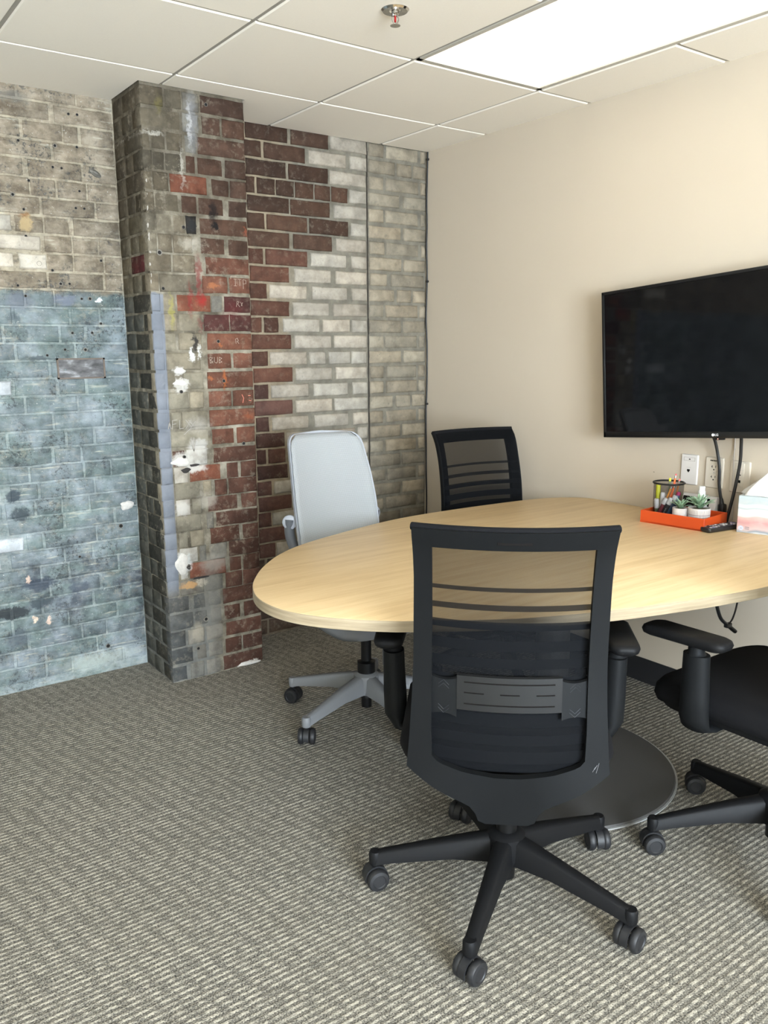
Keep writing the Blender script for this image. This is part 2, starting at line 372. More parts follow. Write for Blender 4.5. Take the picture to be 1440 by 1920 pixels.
def mat_pillar():
    q = N('pillar_brick', .85, 0, .2); P = q.geo(); x, y, z = q.xyz(P)
    n2 = q.noise(P, 12, 4, .6)
    zone = q.ramp(n2, [(.32, S(96, 89, 76)), (.5, S(134, 127, 112)), (.66, S(168, 161, 146))])
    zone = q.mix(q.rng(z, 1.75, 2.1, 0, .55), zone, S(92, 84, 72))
    zone = q.mix(q.math('MULTIPLY', q.rng(z, .42, .30), q.rng(x, -1.36, -1.42)), zone, S(122, 122, 118))
    spots = [(-1.384, 1.566, .032, .038, (158, 44, 44), .8, .8), (-1.43, 1.57, .013, .10, (132, 46, 46), .65, .8), (-1.393, 1.66, .017, .11, (128, 44, 46), .65, .8), (-1.395, 1.47, .012, .05, (132, 54, 54), .45, .8), (-1.25, 1.53, .06, .06, (104, 40, 42), .4, .9),
             (-1.317, 1.905, .022, .06, (34, 28, 26), .9, .8), (-1.313, 1.853, .018, .022, (26, 24, 24), .95, .6), (-1.412, 1.848, .026, .035, (46, 46, 46), .9, .5),
             (-1.488, 1.235, .036, .036, (204, 200, 194), .95, .3), (-1.496, 1.292, .028, .02, (204, 200, 194), .9, .4), (-1.425, 1.07, .075, .05, (196, 191, 182), .55, .9), (-1.43, .985, .055, .04, (204, 200, 194), .9, .5), (-1.50, .94, .06, .035, (204, 200, 194), .85, .5), (-1.44, .90, .06, .03, (214, 212, 206), .8, .6),
             (-1.51, .74, .04, .035, (204, 200, 194), .8, .6), (-1.40, .76, .06, .05, (190, 184, 172), .5, .7), (-1.52, .51, .045, .055, (216, 216, 214), .85, .5), (-1.50, .412, .05, .018, (196, 154, 106), .85, .5), (-1.44, .415, .03, .02, (206, 196, 178), .8, .5),
             (-1.38, .49, .09, .05, (172, 168, 160), .6, .7), (-1.40, .33, .07, .22, (128, 126, 120), .6, .6), (-1.47, .20, .035, .07, (170, 162, 146), .7, .6), (-1.245, .008, .06, .012, (226, 222, 214), .95, .4),
             (-1.39, 2.23, .03, .14, (136, 136, 138), .8, .7), (-1.40, 2.22, .012, .12, (196, 196, 196), .6, .8), (-1.512, 1.52, .012, .09, (176, 170, 90), .55, .7), (-1.55, 2.17, .06, .012, (200, 196, 186), .6, .7), (-1.44, 2.06, .008, .12, (200, 196, 186), .45, .8), (-1.42, 1.78, .06, .04, (206, 200, 186), .5, .8), (-1.52, 2.27, .02, .05, (128, 122, 62), .35, .8),
             (-1.421, 1.40, .016, .05, (38, 38, 40), .9, .6), (-1.437, 1.355, .014, .035, (228, 228, 226), .85, .5), (-1.402, 1.365, .01, .035, (228, 228, 226), .8, .5), (-1.30, 1.255, .012, .05, (170, 96, 52), .75, .6), (-1.36, 1.26, .02, .012, (168, 98, 58), .7, .6), (-1.33, 1.625, .03, .012, (172, 112, 74), .7, .5), (-1.315, 1.39, .012, .018, (168, 100, 62), .7, .5), (-1.20, 1.10, .03, .02, (160, 90, 60), .5, .8), (-1.18, 1.84, .012, .018, (150, 84, 62), .7, .6)]
    c = brick_shader(q, zone, .42, .55, .0, spots, tone=.74)
    # grey-blue paint band down the front of the left corner
    nrm = q.n('ShaderNodeNewGeometry').outputs['Normal']; nx, ny, nz = q.xyz(nrm)
    wz = q.math('ADD', z, q.math('MULTIPLY', n2, .05))
    band = q.math('MULTIPLY', q.math('MULTIPLY', q.rng(x, -1.540, -1.546), q.math('MULTIPLY', q.rng(ny, -.35, -.6), q.rng(y, YP + .010, YP + .006))), q.math('MULTIPLY', q.rng(wz, .38, .46), q.rng(wz, 1.625, 1.615)))
    c = q.mix(q.math('MULTIPLY', band, .92), c, q.mix(n2, S(92, 98, 107), S(134, 138, 147)))
    return q.col(c)
M_pillar = mat_pillar()

def mat_right():
    q = N('bare_brick', .85, 0, .2); P = q.geo(); x, y, z = q.xyz(P)
    n2 = q.noise(P, 16, 4, .6)
    edge = q.math('ADD', x, q.math('MULTIPLY', n2, .25))
    warm = q.mix(n2, S(126, 114, 96), S(176, 162, 138)); cool = q.mix(n2, S(112, 108, 98), S(146, 141, 128))
    zone = q.mix(q.rng(edge, -.80, -.62), warm, cool)
    zone = q.mix(q.rng(z, .38, .30, 0, .8), zone, S(104, 92, 78))
    return q.col(brick_shader(q, zone, .22, .38, 0.0, [(-.33, .584, .008, .012, (20, 18, 16), .9, .4)], tone=.80))
M_right = mat_right()
def mat_pale():
    q = N('pale_glazed_brick', .7, 0, .3); inf = q.info()
    return q.col(brick_shader(q, inf.outputs['Color'], .20, .40, .28, tone=.80))
M_pale = mat_pale()

# ---- brick meshes: each brick its own object, meshes shared by size class
_bm = {}
def brick_mesh(wd, ht, bev, mat):
    key = (round(wd / .006), round(ht / .006), round(bev * 1000), mat.name, rnd.randrange(3))
    if key in _bm: return _bm[key]
    wd, ht = key[0] * .006, key[1] * .006
    rr = random.Random(repr(key))
    j = lambda a: rr.uniform(-a, a)
    def ring(w_, h_, y, a):
        return [Vector((sx * w_ / 2 + j(a), y + j(a * .4), sz * h_ / 2 + j(a))) for sx, sz in ((-1, -1), (-.4, -1), (.3, -1), (1, -1), (1, 0), (1, 1), (.4, 1), (-.3, 1), (-1, 1), (-1, .1))]
    mb = MB(); bk = ring(wd, ht, .045, 0); ed = ring(wd, ht, bev, .0016); fr = ring(wd - 2 * bev, ht - 2 * bev, 0, .0016)
    mb.loft([bk, ed, fr], cap=False)
    n = len(mb.v); mb.v.append((j(.01), -.0012 + j(.0012), j(.006))); b0 = n - 10
    for k in range(10): mb.f.append((b0 + k, b0 + (k + 1) % 10, n))
    me = mb.mesh('brick', True, 75); me.materials.append(mat); _bm[key] = me
    return me
def lay(parent, mat, x0, x1, zc, ht, y, rgb=None, bev=.005, side=False, var=.10, proud=.0025):
    if x1 - x0 < .012: return
    me = brick_mesh(x1 - x0, ht, bev, mat)
    dy = rnd.uniform(-proud, proud)
    xc = (x0 + x1) / 2
    if side == 'right': o = link('brick', me, parent, (y + dy, xc, zc), (0, rnd.uniform(-.006, .006), PI / 2))
    elif side: o = link('brick', me, parent, (y + dy, xc, zc), (0, rnd.uniform(-.006, .006), -PI / 2))
    else: o = link('brick', me, parent, (xc, y + dy, zc), (0, rnd.uniform(-.008, .008), 0))
    if rgb:
        k = 1 + rnd.uniform(-var, var); t_ = rnd.uniform(-.03, .03)
        c = S(*[max(0, min(255, v * k)) for v in rgb]); o.color = (c[0] * (1 + t_), c[1], c[2] * (1 - t_), 1)
    else: o.color = (1, 1, 1, 0)
    return o

# right-hand stretch of the back wall: bare red and pale bricks, courses read from the photograph
RIGHT_ROWS = [[('R',-1.015,-0.802),('R',-0.786,-0.588),('W',-0.575,-0.373),('W',-0.355,-0.263),('W',-0.251,-0.051),('W',-0.036,-0.004)],
[('R',-1.025,-0.938),('R',-0.923,-0.716),('W',-0.695,-0.488),('W',-0.468,-0.374),('W',-0.356,-0.2),('W',-0.184,-0.095),('W',-0.08,-0.004)],
[('R',-1.017,-0.816),('R',-0.803,-0.592),('W',-0.581,-0.375),('W',-0.357,-0.264),('W',-0.252,-0.05),('W',-0.035,-0.004)],
[('R',-1.019,-0.975),('R',-0.963,-0.875),('R',-0.87,-0.778),('R',-0.769,-0.674),('R',-0.666,-0.58),('R',-0.574,-0.482),('W',-0.471,-0.376),('W',-0.358,-0.169),('W',-0.146,-0.004)],
[('R',-1.016,-0.804),('R',-0.796,-0.587),('W',-0.56,-0.377),('W',-0.359,-0.27),('W',-0.255,-0.053),('W',-0.035,-0.004)],
[('R',-1.018,-0.934),('R',-0.922,-0.712),('R',-0.697,-0.482),('W',-0.465,-0.378),('W',-0.359,-0.159),('W',-0.145,-0.004)],
[('R',-1.018,-0.809),('R',-0.788,-0.577),('W',-0.551,-0.379),('W',-0.356,-0.263),('W',-0.252,-0.048),('W',-0.03,-0.004)],
[('R',-1.019,-0.944),('R',-0.932,-0.716),('W',-0.695,-0.496),('W',-0.467,-0.375),('W',-0.357,-0.16),('W',-0.143,-0.004)],
[('R',-1.015,-0.814),('W',-0.785,-0.586),('W',-0.558,-0.376),('W',-0.353,-0.248),('W',-0.224,-0.014)],
[('R',-1.016,-0.934),('W',-0.918,-0.72),('W',-0.69,-0.492),('W',-0.468,-0.377),('W',-0.358,-0.203),('W',-0.185,-0.097),('W',-0.083,-0.004)],
[('R',-1.016,-0.819),('W',-0.798,-0.598),('W',-0.574,-0.378),('W',-0.359,-0.271),('W',-0.257,-0.054),('W',-0.037,-0.004)],
[('R',-1.019,-0.967),('R',-0.951,-0.879),('W',-0.854,-0.653),('W',-0.635,-0.481),('W',-0.47,-0.379),('W',-0.36,-0.161),('W',-0.148,-0.004)],
[('R',-1.018,-0.811),('W',-0.792,-0.589),('W',-0.573,-0.38),('W',-0.359,-0.27),('W',-0.26,-0.059),('W',-0.043,-0.004)],
[('R',-1.017,-0.941),('W',-0.925,-0.729),('W',-0.716,-0.624),('W',-0.606,-0.479),('W',-0.473,-0.381),('W',-0.362,-0.161),('W',-0.144,-0.004)],
[('R',-1.014,-0.808),('W',-0.79,-0.589),('W',-0.565,-0.381),('W',-0.355,-0.272),('W',-0.256,-0.061),('W',-0.047,-0.004)],
[('R',-1.013,-0.94),('W',-0.925,-0.723),('W',-0.695,-0.497),('W',-0.47,-0.377),('W',-0.358,-0.273),('W',-0.257,-0.058),('W',-0.045,-0.004)],
[('R',-1.012,-0.817),('W',-0.795,-0.592),('W',-0.578,-0.377),('W',-0.362,-0.215),('W',-0.195,-0.1),('W',-0.089,-0.004)],
[('R',-1.01,-0.945),('W',-0.927,-0.727),('W',-0.693,-0.495),('W',-0.467,-0.378),('W',-0.363,-0.279),('W',-0.258,-0.061),('W',-0.046,-0.004)],
[('R',-1.012,-0.863),('W',-0.849,-0.668),('W',-0.654,-0.456),('W',-0.441,-0.379),('W',-0.361,-0.166),('W',-0.152,-0.004)],
[('R',-1.012,-0.964),('R',-0.951,-0.861),('W',-0.847,-0.67),('W',-0.65,-0.442),('W',-0.427,-0.38),('W',-0.362,-0.275),('W',-0.261,-0.064),('W',-0.046,-0.004)],
[('R',-1.011,-0.85),('W',-0.832,-0.623),('W',-0.608,-0.381),('W',-0.365,-0.167),('W',-0.153,-0.004)],
[('R',-1.012,-0.943),('W',-0.923,-0.74),('W',-0.721,-0.505),('W',-0.485,-0.377),('W',-0.361,-0.265),('W',-0.249,-0.064),('W',-0.046,-0.004)],
[('R',-1.01,-0.836),('R',-0.818,-0.617),('W',-0.597,-0.378),('W',-0.352,-0.167),('W',-0.153,-0.004)],
[('R',-1.015,-0.948),('W',-0.939,-0.754),('W',-0.735,-0.518),('W',-0.498,-0.379),('W',-0.352,-0.277),('W',-0.261,-0.064),('W',-0.049,-0.004)],
[('R',-1.014,-0.822),('W',-0.804,-0.6),('W',-0.58,-0.374),('W',-0.353,-0.168),('W',-0.153,-0.004)],
[('R',-1.017,-0.931),('W',-0.922,-0.73),('R',-0.71,-0.5),('W',-0.48,-0.375),('W',-0.354,-0.278),('W',-0.262,-0.063),('W',-0.048,-0.004)]]
wb = MB().box(XP1 - .1, -.372, .0075, .12, -.06, H + .09).box(-.366, 0, .0125, .12, -.06, H + .09).box(-.372, -.366, .022, .12, -.06, H + .09).build('wall_back_right', M_right, smooth=False)
wb.color = (1, 1, 1, 0)
tag(wb, 'bare wall of dark red and pale bricks beside the corner', None, None, 'structure')
for i in range(31):
    zc = 2.314 - .0756 * i
    if i < len(RIGHT_ROWS): row = RIGHT_ROWS[i]
    else:
        row = []; x = -1.19 + (.11 if i % 2 else 0)
        row.append(('R', -1.19, x - .012))
        while x < -.02:
            e = min(x + .2, -.004)
            if x < -.37 < e: e = -.376
            row.append(('R' if x < -.7 else 'W', x, e)); x = e + .013
    for code, x0, x1 in row:
        strip = x0 > -.372
        if code == 'R':
            dark = (80, 60, 49) if zc > 1.85 else (96, 66, 54) if zc > 1.2 else (92, 66, 58)
            if zc < .40: dark = (84, 68, 56)
            lay(wb, M_right, min(x0, -1.19) if x0 < -1.14 else x0, x1, zc, .064, 0, dark, .004, var=.16)
        elif strip:
            lay(wb, M_pale, x0, x1, zc, .058, .006, (156, 146, 128) if zc > .5 else (112, 104, 90), .006, var=.09)
        else:
            lay(wb, M_pale, x0, x1, zc, .058, 0, (180, 172, 159) if rnd.random() > .15 else (156, 146, 132), .006, var=.07)

seam = MB(); rr = random.Random(8); pr_ = None
for k in range(60):
    z0 = k * H / 60; seam.box(-.3715 + rr.uniform(-.0015, .0015), -.3665 + rr.uniform(-.0015, .0015), .004, .02, z0, z0 + H / 60)
seam.build('joint_crack', plain('crack_dark', (52, 46, 40), .95), wb, smooth=False)
# pillar
PILLAR_ROWS = [(2.299,[('P',-1.592,-1.503),('P',-1.495,-1.429),('G',-1.425,-1.36),('B',-1.352,-1.168)]),
(2.224,[('P',-1.592,-1.439),('G',-1.429,-1.364),('B',-1.352,-1.272),('B',-1.264,-1.168)]),
(2.148,[('P',-1.592,-1.561),('P',-1.557,-1.501),('P',-1.498,-1.429),('G',-1.425,-1.376),('B',-1.372,-1.168)]),
(2.074,[('P',-1.592,-1.558),('P',-1.554,-1.509),('P',-1.507,-1.441),('B',-1.423,-1.384),('B',-1.379,-1.268),('B',-1.26,-1.168)]),
(2.0,[('P',-1.592,-1.56),('P',-1.556,-1.497),('O',-1.489,-1.342),('B',-1.321,-1.244),('B',-1.241,-1.168)]),
(1.926,[('P',-1.592,-1.559),('P',-1.555,-1.458),('B',-1.45,-1.384),('B',-1.379,-1.273),('B',-1.254,-1.168)]),
(1.851,[('P',-1.592,-1.559),('P',-1.556,-1.49),('P',-1.485,-1.437),('K',-1.433,-1.392),('B',-1.379,-1.168)]),
(1.777,[('P',-1.592,-1.554),('P',-1.55,-1.496),('P',-1.49,-1.412),('B',-1.379,-1.272),('B',-1.261,-1.168)]),
(1.703,[('P',-1.592,-1.503),('P',-1.495,-1.404),('B',-1.362,-1.168)]),
(1.629,[('P',-1.592,-1.558),('P',-1.554,-1.404),('B',-1.377,-1.268),('B',-1.262,-1.168)]),
(1.554,[('P',-1.592,-1.556),('P',-1.552,-1.494),('O',-1.487,-1.346),('G',-1.342,-1.294),('D',-1.289,-1.168)]),
(1.48,[('P',-1.592,-1.553),('P',-1.55,-1.492),('P',-1.485,-1.393),('D',-1.38,-1.266),('D',-1.262,-1.168)]),
(1.406,[('P',-1.592,-1.549),('P',-1.546,-1.498),('P',-1.49,-1.392),('B',-1.367,-1.168)]),
(1.329,[('P',-1.592,-1.55),('P',-1.546,-1.401),('B',-1.37,-1.264),('B',-1.258,-1.168)]),
(1.252,[('P',-1.592,-1.55),('P',-1.545,-1.482),('P',-1.477,-1.392),('B',-1.374,-1.168)]),
(1.175,[('P',-1.592,-1.548),('P',-1.544,-1.46),('P',-1.456,-1.396),('B',-1.372,-1.273),('B',-1.264,-1.168)]),
(1.098,[('P',-1.592,-1.547),('P',-1.536,-1.494),('P',-1.49,-1.382),('B',-1.371,-1.168)]),
(1.021,[('P',-1.592,-1.547),('P',-1.541,-1.382),('B',-1.368,-1.265),('B',-1.255,-1.168)]),
(0.944,[('P',-1.592,-1.547),('B',-1.541,-1.486),('W',-1.482,-1.39),('B',-1.363,-1.168)]),
(0.876,[('P',-1.592,-1.542),('W',-1.537,-1.478),('O',-1.472,-1.334),('B',-1.306,-1.254),('B',-1.242,-1.168)]),
(0.809,[('P',-1.592,-1.541),('P',-1.538,-1.43),('P',-1.416,-1.377),('B',-1.363,-1.309),('B',-1.3,-1.168)]),
(0.741,[('P',-1.592,-1.542),('W',-1.536,-1.474),('P',-1.469,-1.425),('B',-1.4,-1.26),('B',-1.248,-1.168)]),
(0.674,[('P',-1.592,-1.543),('P',-1.539,-1.431),('G',-1.406,-1.375),('B',-1.366,-1.168)]),
(0.606,[('P',-1.592,-1.539),('P',-1.533,-1.493),('P',-1.482,-1.421),('B',-1.393,-1.259),('B',-1.245,-1.168)]),
(0.539,[('P',-1.592,-1.54),('W',-1.534,-1.452),('G',-1.446,-1.413),('G',-1.401,-1.321),('B',-1.31,-1.168)]),
(0.471,[('P',-1.592,-1.538),('W',-1.534,-1.5),('O',-1.492,-1.33),('B',-1.313,-1.253),('B',-1.248,-1.168)]),
(0.404,[('P',-1.592,-1.542),('G',-1.536,-1.436),('G',-1.425,-1.345),('B',-1.333,-1.256),('B',-1.25,-1.168)]),
(0.336,[('S',-1.592,-1.502),('S',-1.485,-1.429),('G',-1.417,-1.357),('B',-1.348,-1.168)]),
(0.261,[('S',-1.592,-1.489),('S',-1.483,-1.421),('G',-1.412,-1.355),('B',-1.346,-1.269),('B',-1.253,-1.168)]),
(0.186,[('S',-1.592,-1.527),('G',-1.515,-1.442),('G',-1.434,-1.355),('B',-1.343,-1.168)]),
(0.111,[('S',-1.592,-1.497),('G',-1.48,-1.434),('G',-1.426,-1.359),('B',-1.347,-1.269),('B',-1.263,-1.168)]),
(0.036,[('S',-1.592,-1.524),('G',-1.512,-1.45),('G',-1.438,-1.374),('B',-1.362,-1.168)])]
wp = MB().box(XP0 + .003, XP1 - .004, YP + .003, .05, -.06, H + .09).build('wall_pillar', M_pillar, smooth=False)
wp.color = (1, 1, 1, 0)
tag(wp, 'projecting brick pillar with worn grey paint and red bricks', None, None, 'structure')
def pcol(code, z):
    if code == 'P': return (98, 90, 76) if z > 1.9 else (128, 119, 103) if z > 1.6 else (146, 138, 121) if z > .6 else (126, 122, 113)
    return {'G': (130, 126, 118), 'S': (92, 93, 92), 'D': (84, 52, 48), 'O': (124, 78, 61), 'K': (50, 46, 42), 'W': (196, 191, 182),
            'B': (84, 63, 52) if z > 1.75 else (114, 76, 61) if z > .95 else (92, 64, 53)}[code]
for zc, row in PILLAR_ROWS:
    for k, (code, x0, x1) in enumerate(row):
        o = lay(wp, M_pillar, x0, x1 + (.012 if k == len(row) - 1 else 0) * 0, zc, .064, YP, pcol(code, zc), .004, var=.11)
    # return face towards the painted wall, its shade put into darker brick colours
    i = PILLAR_ROWS.index((zc, row)); y = YP + .004
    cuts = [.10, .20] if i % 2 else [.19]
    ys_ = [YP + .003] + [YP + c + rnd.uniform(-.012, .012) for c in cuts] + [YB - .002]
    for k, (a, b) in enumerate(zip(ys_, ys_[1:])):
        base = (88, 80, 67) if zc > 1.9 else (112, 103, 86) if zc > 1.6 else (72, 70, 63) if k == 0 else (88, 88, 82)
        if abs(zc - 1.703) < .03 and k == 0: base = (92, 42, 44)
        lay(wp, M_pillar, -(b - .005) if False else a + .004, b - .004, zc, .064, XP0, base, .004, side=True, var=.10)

for i, (zc, row) in enumerate(PILLAR_ROWS):          # right-hand return face of the pillar
    for a, b in (((YP + .007, -.10), (-.09, -.004)) if i % 2 else ((YP + .007, -.004),)):
        lay(wp, M_pillar, a, b, zc, .064, XP1, pcol('B', zc), .004, side='right', var=.12)

# painted brick wall on the left
LEFT_ROWS = [[('L',-2.002,-1.95),('L',-1.944,-1.732),('L',-1.726,-1.594)],
[('L',-2.008,-1.837),('L',-1.817,-1.594)],
[('L',-2.014,-1.946),('L',-1.933,-1.792),('L',-1.787,-1.732),('L',-1.722,-1.594)],
[('L',-2.02,-1.838),('L',-1.828,-1.594)],
[('L',-2.026,-1.945),('L',-1.928,-1.728),('L',-1.718,-1.594)],
[('L',-2.032,-1.93),('L',-1.924,-1.832),('L',-1.822,-1.716),('L',-1.708,-1.594)],
[('L',-2.038,-1.896),('L',-1.885,-1.688),('L',-1.677,-1.594)],
[('C',-2.044,-2.005),('L',-1.992,-1.888),('L',-1.883,-1.794),('L',-1.776,-1.594)],
[('C',-2.05,-1.904),('L',-1.89,-1.788),('L',-1.781,-1.683),('L',-1.676,-1.594)],
[('C',-2.056,-2.007),('C',-1.987,-1.888),('L',-1.884,-1.786),('L',-1.781,-1.666),('L',-1.658,-1.594)],
[('L',-2.062,-1.89),('L',-1.883,-1.671),('L',-1.663,-1.594)],
[('L',-2.068,-1.982),('L',-1.975,-1.872),('L',-1.865,-1.594)]]
wl = MB().box(XL - .1, XP0 + .1, YB + .0036, .12, -.06, H + .09).build('wall_back_left', M_leftm, smooth=False)
wl.color = (1, 1, 1, 0)
tag(wl, 'brick wall with peeling blue and grey paint left of the pillar', None, None, 'structure')
WHITE = {16: -2.056, 22: -2.13, 24: -2.15, 25: -2.064, 26: -2.155}
for i in range(34):
    zc = 2.3295 - .0686 * i
    if zc < .02: break
    row = []
    if i < len(LEFT_ROWS):
        row = [tuple(r) for r in LEFT_ROWS[i]]; left = row[0][1]
        x = row[0][2] - (.20 if i % 2 == 0 else .21); row[0] = (row[0][0], x, row[0][2])
    else:
        x = XP0 - .002; first = .10 if i % 3 == 0 else .16 if i % 3 == 1 else .205
        while x > -2.05:
            w_ = first if not row else (.205 if rnd.random() < .62 else .10); 
            row.append(('L', x - w_ + rnd.uniform(-.012, .012), x)); x = row[-1][1] - .010
        x = row[-1][1]
        if i in WHITE:
            row = [r for r in row if r[2] > WHITE[i] + .03]
            row = [(c, max(a, WHITE[i] + .012), b) for c, a, b in row]
            row.append(('C', WHITE[i] - .2, WHITE[i])); x = WHITE[i] - .2
        if i == 15 - 1: pass
    while x > -3.1:
        x -= .011; row.append(('L', x - .2, x)); x -= .2
    for code, x0, x1 in row:
        if code == 'C': lay(wl, M_pale, x0, x1, zc, .056, YB - .003, (206, 198, 184) if zc > 1.5 else (196, 200, 204), .006)
        else: lay(wl, M_left, x0, x1, zc, .060, YB, None, .003, proud=.0010)

# drilled holes, plate, bolt, plaster lumps, chalk marks on the masonry
M_hole = plain('dark_hole', (22, 20, 19), .9); M_collar = plain('hole_collar', (120, 114, 104), .8); M_plaster = plain('white_plaster', (196, 191, 184), .95, 0, .1, grain=.25, gs=90)
HOLES_L = [(-1.763, 2.266), (-1.73, 2.268), (-1.955, 2.146), (-1.823, 2.144), (-1.74, 2.149), (-1.837, 2.065), (-1.804, 2.065), (-1.929, 2.007), (-1.991, 1.951), (-1.742, 1.987), (-1.761, 1.922), (-1.728, 1.923), (-1.956, 1.901), (-2.005, 1.785), (-1.956, 1.804), (-1.916, 1.705), (-1.868, 1.682), (-1.676, 1.728), (-1.841, 1.632), (-1.807, 1.633), (-2.001, 1.62), (-1.976, 1.582), (-1.764, 1.577), (-1.731, 1.578), (-1.81, 1.443), (-1.732, 1.444), (-1.694, 1.481), (-1.844, 1.378), (-1.764, 1.377), (-1.914, 1.356), (-1.669, .636), (-1.85, .528), (-1.76, .116)]
HOLES_P = [(-1.33, 2.299), (-1.446, 1.84), (-1.321, 1.407), (-1.549, 1.74), (-1.542, 1.607), (-1.49, 1.21), (-1.492, .949), (-1.497, .493), (-1.433, .252), (-1.474, .13), (-1.304, 1.248), (-1.225, .985)]
def hole_mesh(r, ring):
    mb = MB(); mb.lathe([(r * (1.5 if ring else 1.12), 0), (r * (1.5 if ring else 1.12), .0042), (r, .0046), (r * .92, .0035)], 12, cap=False)
    me = mb.mesh('hole_collar'); me.materials.append(M_collar); return me
def disc_mesh(r):
    mb = MB(); mb.lathe([(r, 0), (r, .0036)], 12); me = mb.mesh('hole'); me.materials.append(M_hole); return me
hm = [hole_mesh(.0048, False), hole_mesh(.0055, True)]; dm = [disc_mesh(.0048), disc_mesh(.0055)]
for L, y, par in ((HOLES_L, YB, wl), (HOLES_P, YP, wp)):
    for k, (x, z) in enumerate(L):
        i = 1 if (k % 5 == 3) else 0; s = 1.7 if (x, z) in ((-1.916, 1.705), (-1.669, .636), (-1.76, .116)) else 1.35 if par is wp else 1.0
        h_ = link('drill_hole', hm[i], par, (x, y + .0005, z), (PI / 2, 0, 0), (s, s, 1)); link('hole_core', dm[i], h_)
# framed metal plate set in the wall
mp = MB(); mp.box(-1.881, -1.690, YB - .006, YB + .01, 1.262, 1.268).box(-1.881, -1.690, YB - .006, YB + .01, 1.338, 1.344).box(-1.881, -1.874, YB - .006, YB + .01, 1.262, 1.344).box(-1.697, -1.690, YB - .006, YB + .01, 1.262, 1.344)
pf = mp.build('metal_plate', plain('rusty_frame', (104, 92, 82), .7, .2, grain=.3, gs=60), wl, smooth=False)
q = N('plate_grime', .6); nn = q.noise(q.mapv(q.geo(), (18, 18, 40)), 1.0, 4); MB().box(-1.875, -1.696, YB - .003, YB + .008, 1.267, 1.339).build('plate_face', q.col(q.ramp(nn, [(.35, S(52, 50, 50)), (.55, S(96, 94, 94)), (.7, S(150, 150, 152))])), pf, smooth=False)
bo = MB().lathe([(.016, 0), (.016, .005), (.010, .008), (.006, .012)], 10).build('anchor_bolt', plain('bolt', (112, 108, 100), .6, .5), wl, (-1.676, YB - .001, 2.06), (PI / 2, .5, 0)); bo.scale = (1.6, .7, 1)
def lump(parent, x, y, z, rx, rz, d, seed, name='plaster_patch', mat=None):
    rr = random.Random(seed); rings = []
    for k, (f, e) in enumerate(((1.0, 0.0), (.85, .6), (.55, .95), (.2, 1.0))):
        rings.append([Vector((x + rx * f * (1 + .22 * math.sin(3 * a + seed) + rr.uniform(-.1, .1)) * math.cos(a), y - d * e, z + rz * f * (1 + .18 * math.sin(2 * a + seed) + rr.uniform(-.1, .1)) * math.sin(a))) for a in [2 * PI * i / 16 for i in range(16)]])
    return MB().loft(rings).build(name, mat or M_plaster, parent)
lump(wl, -1.637, YB + .002, .721, .030, .024, .010, 1)
lump(wp, -1.492, YP + .001, 1.292, .022, .016, .008, 2); lump(wp, -1.49, YP + .001, 1.245, .032, .012, .004, 3)
lump(wp, -1.505, YP + .001, .93, .038, .018, .006, 4); lump(wp, -1.525, YP + .001, .505, .028, .04, .006, 5)
lump(wp, -1.24, YP + .001, .010, .055, .010, .010, 9)
M_cav = plain('cavity', (46, 42, 40), .95)
lump(wp, -1.487, YP - .001, .893, .020, .010, .0022, 6, 'chipped_cavity', M_cav); lump(wp, -1.45, YP - .001, .912, .022, .006, .0022, 7, 'chipped_cavity', M_cav)
lump(wp, -1.45, YP - .001, .437, .038, .006, .0022, 8, 'chipped_cavity', M_cav); lump(wp, -1.497, YP - .001, .49, .010, .010, .0022, 11, 'chipped_cavity', M_cav)
M_chalk = plain('chalk', (158, 152, 143), .9); M_chalk2 = plain('scratch', (168, 150, 136), .9)
def strokes(parent, y, x, z, sc, lines, wdt=.0022, name='chalk_mark', mat=None):
    mb = MB()
    for ln in lines:
        pts = [Vector((x + a * sc, 0, z + b * sc)) for a, b in ln]
        for p, q_ in zip(pts, pts[1:]):
            d = (q_ - p); 
            if d.length < 1e-5: continue
            nrm = Vector((-d.z, 0, d.x)).normalized() * wdt / 2; e = d.normalized() * wdt * .3
            a, b = p - e, q_ + e
            vs = [a - nrm, b - nrm, b + nrm, a + nrm]
            mb.add([(v.x, y - .0042, v.z) for v in vs] + [(v.x, y - .003, v.z) for v in vs], [(0, 1, 2, 3), (7, 6, 5, 4), (0, 4, 5, 1), (1, 5, 6, 2), (2, 6, 7, 3), (3, 7, 4, 0)])
    return mb.build(name, mat or M_chalk, parent, smooth=False)
# "^ F L X" with strokes, and the small scratched letters on the red bricks
strokes(wp, YP, -1.553, 1.066, .028, [[(0, 0), (.2, .9), (.4, 0)], [(.1, .4), (.35, .4)]], .003)
strokes(wp, YP, -1.537, 1.064, .034, [[(0, 0), (.05, 1)], [(.05, 1), (.65, 1.05)], [(.03, .55), (.5, .6)], [(.95, 1), (.9, 0), (1.4, .05)], [(1.7, 1), (2.4, .1)], [(2.4, 1), (1.7, 0)], [(2.1, .95), (2.7, .2)], [(2.9, .75), (2.2, -.1), (1.4, -.75)]], .0024)
strokes(wp, YP, -1.46, 1.0, .05, [[(0, .4), (.2, -.6), (.4, .3)], [(.2, -.6), (.25, .5)]], .003)
strokes(wp, YP, -1.245, 1.628, .026, [[(.1, 1), (.6, 1)], [(.35, 1), (.35, 0)], [(.1, 0), (.6, 0)], [(.8, 1), (1.4, 1)], [(1.1, 1), (1.1, 0)], [(1.7, -.4), (1.7, 1), (2.2, .9), (2.2, .4), (1.7, .3)], [(-.4, 1.4), (-.4, 1.0)], [(-.4, 1.4), (.6, 1.45)]], .0013, 'chalk_mark', M_chalk2)
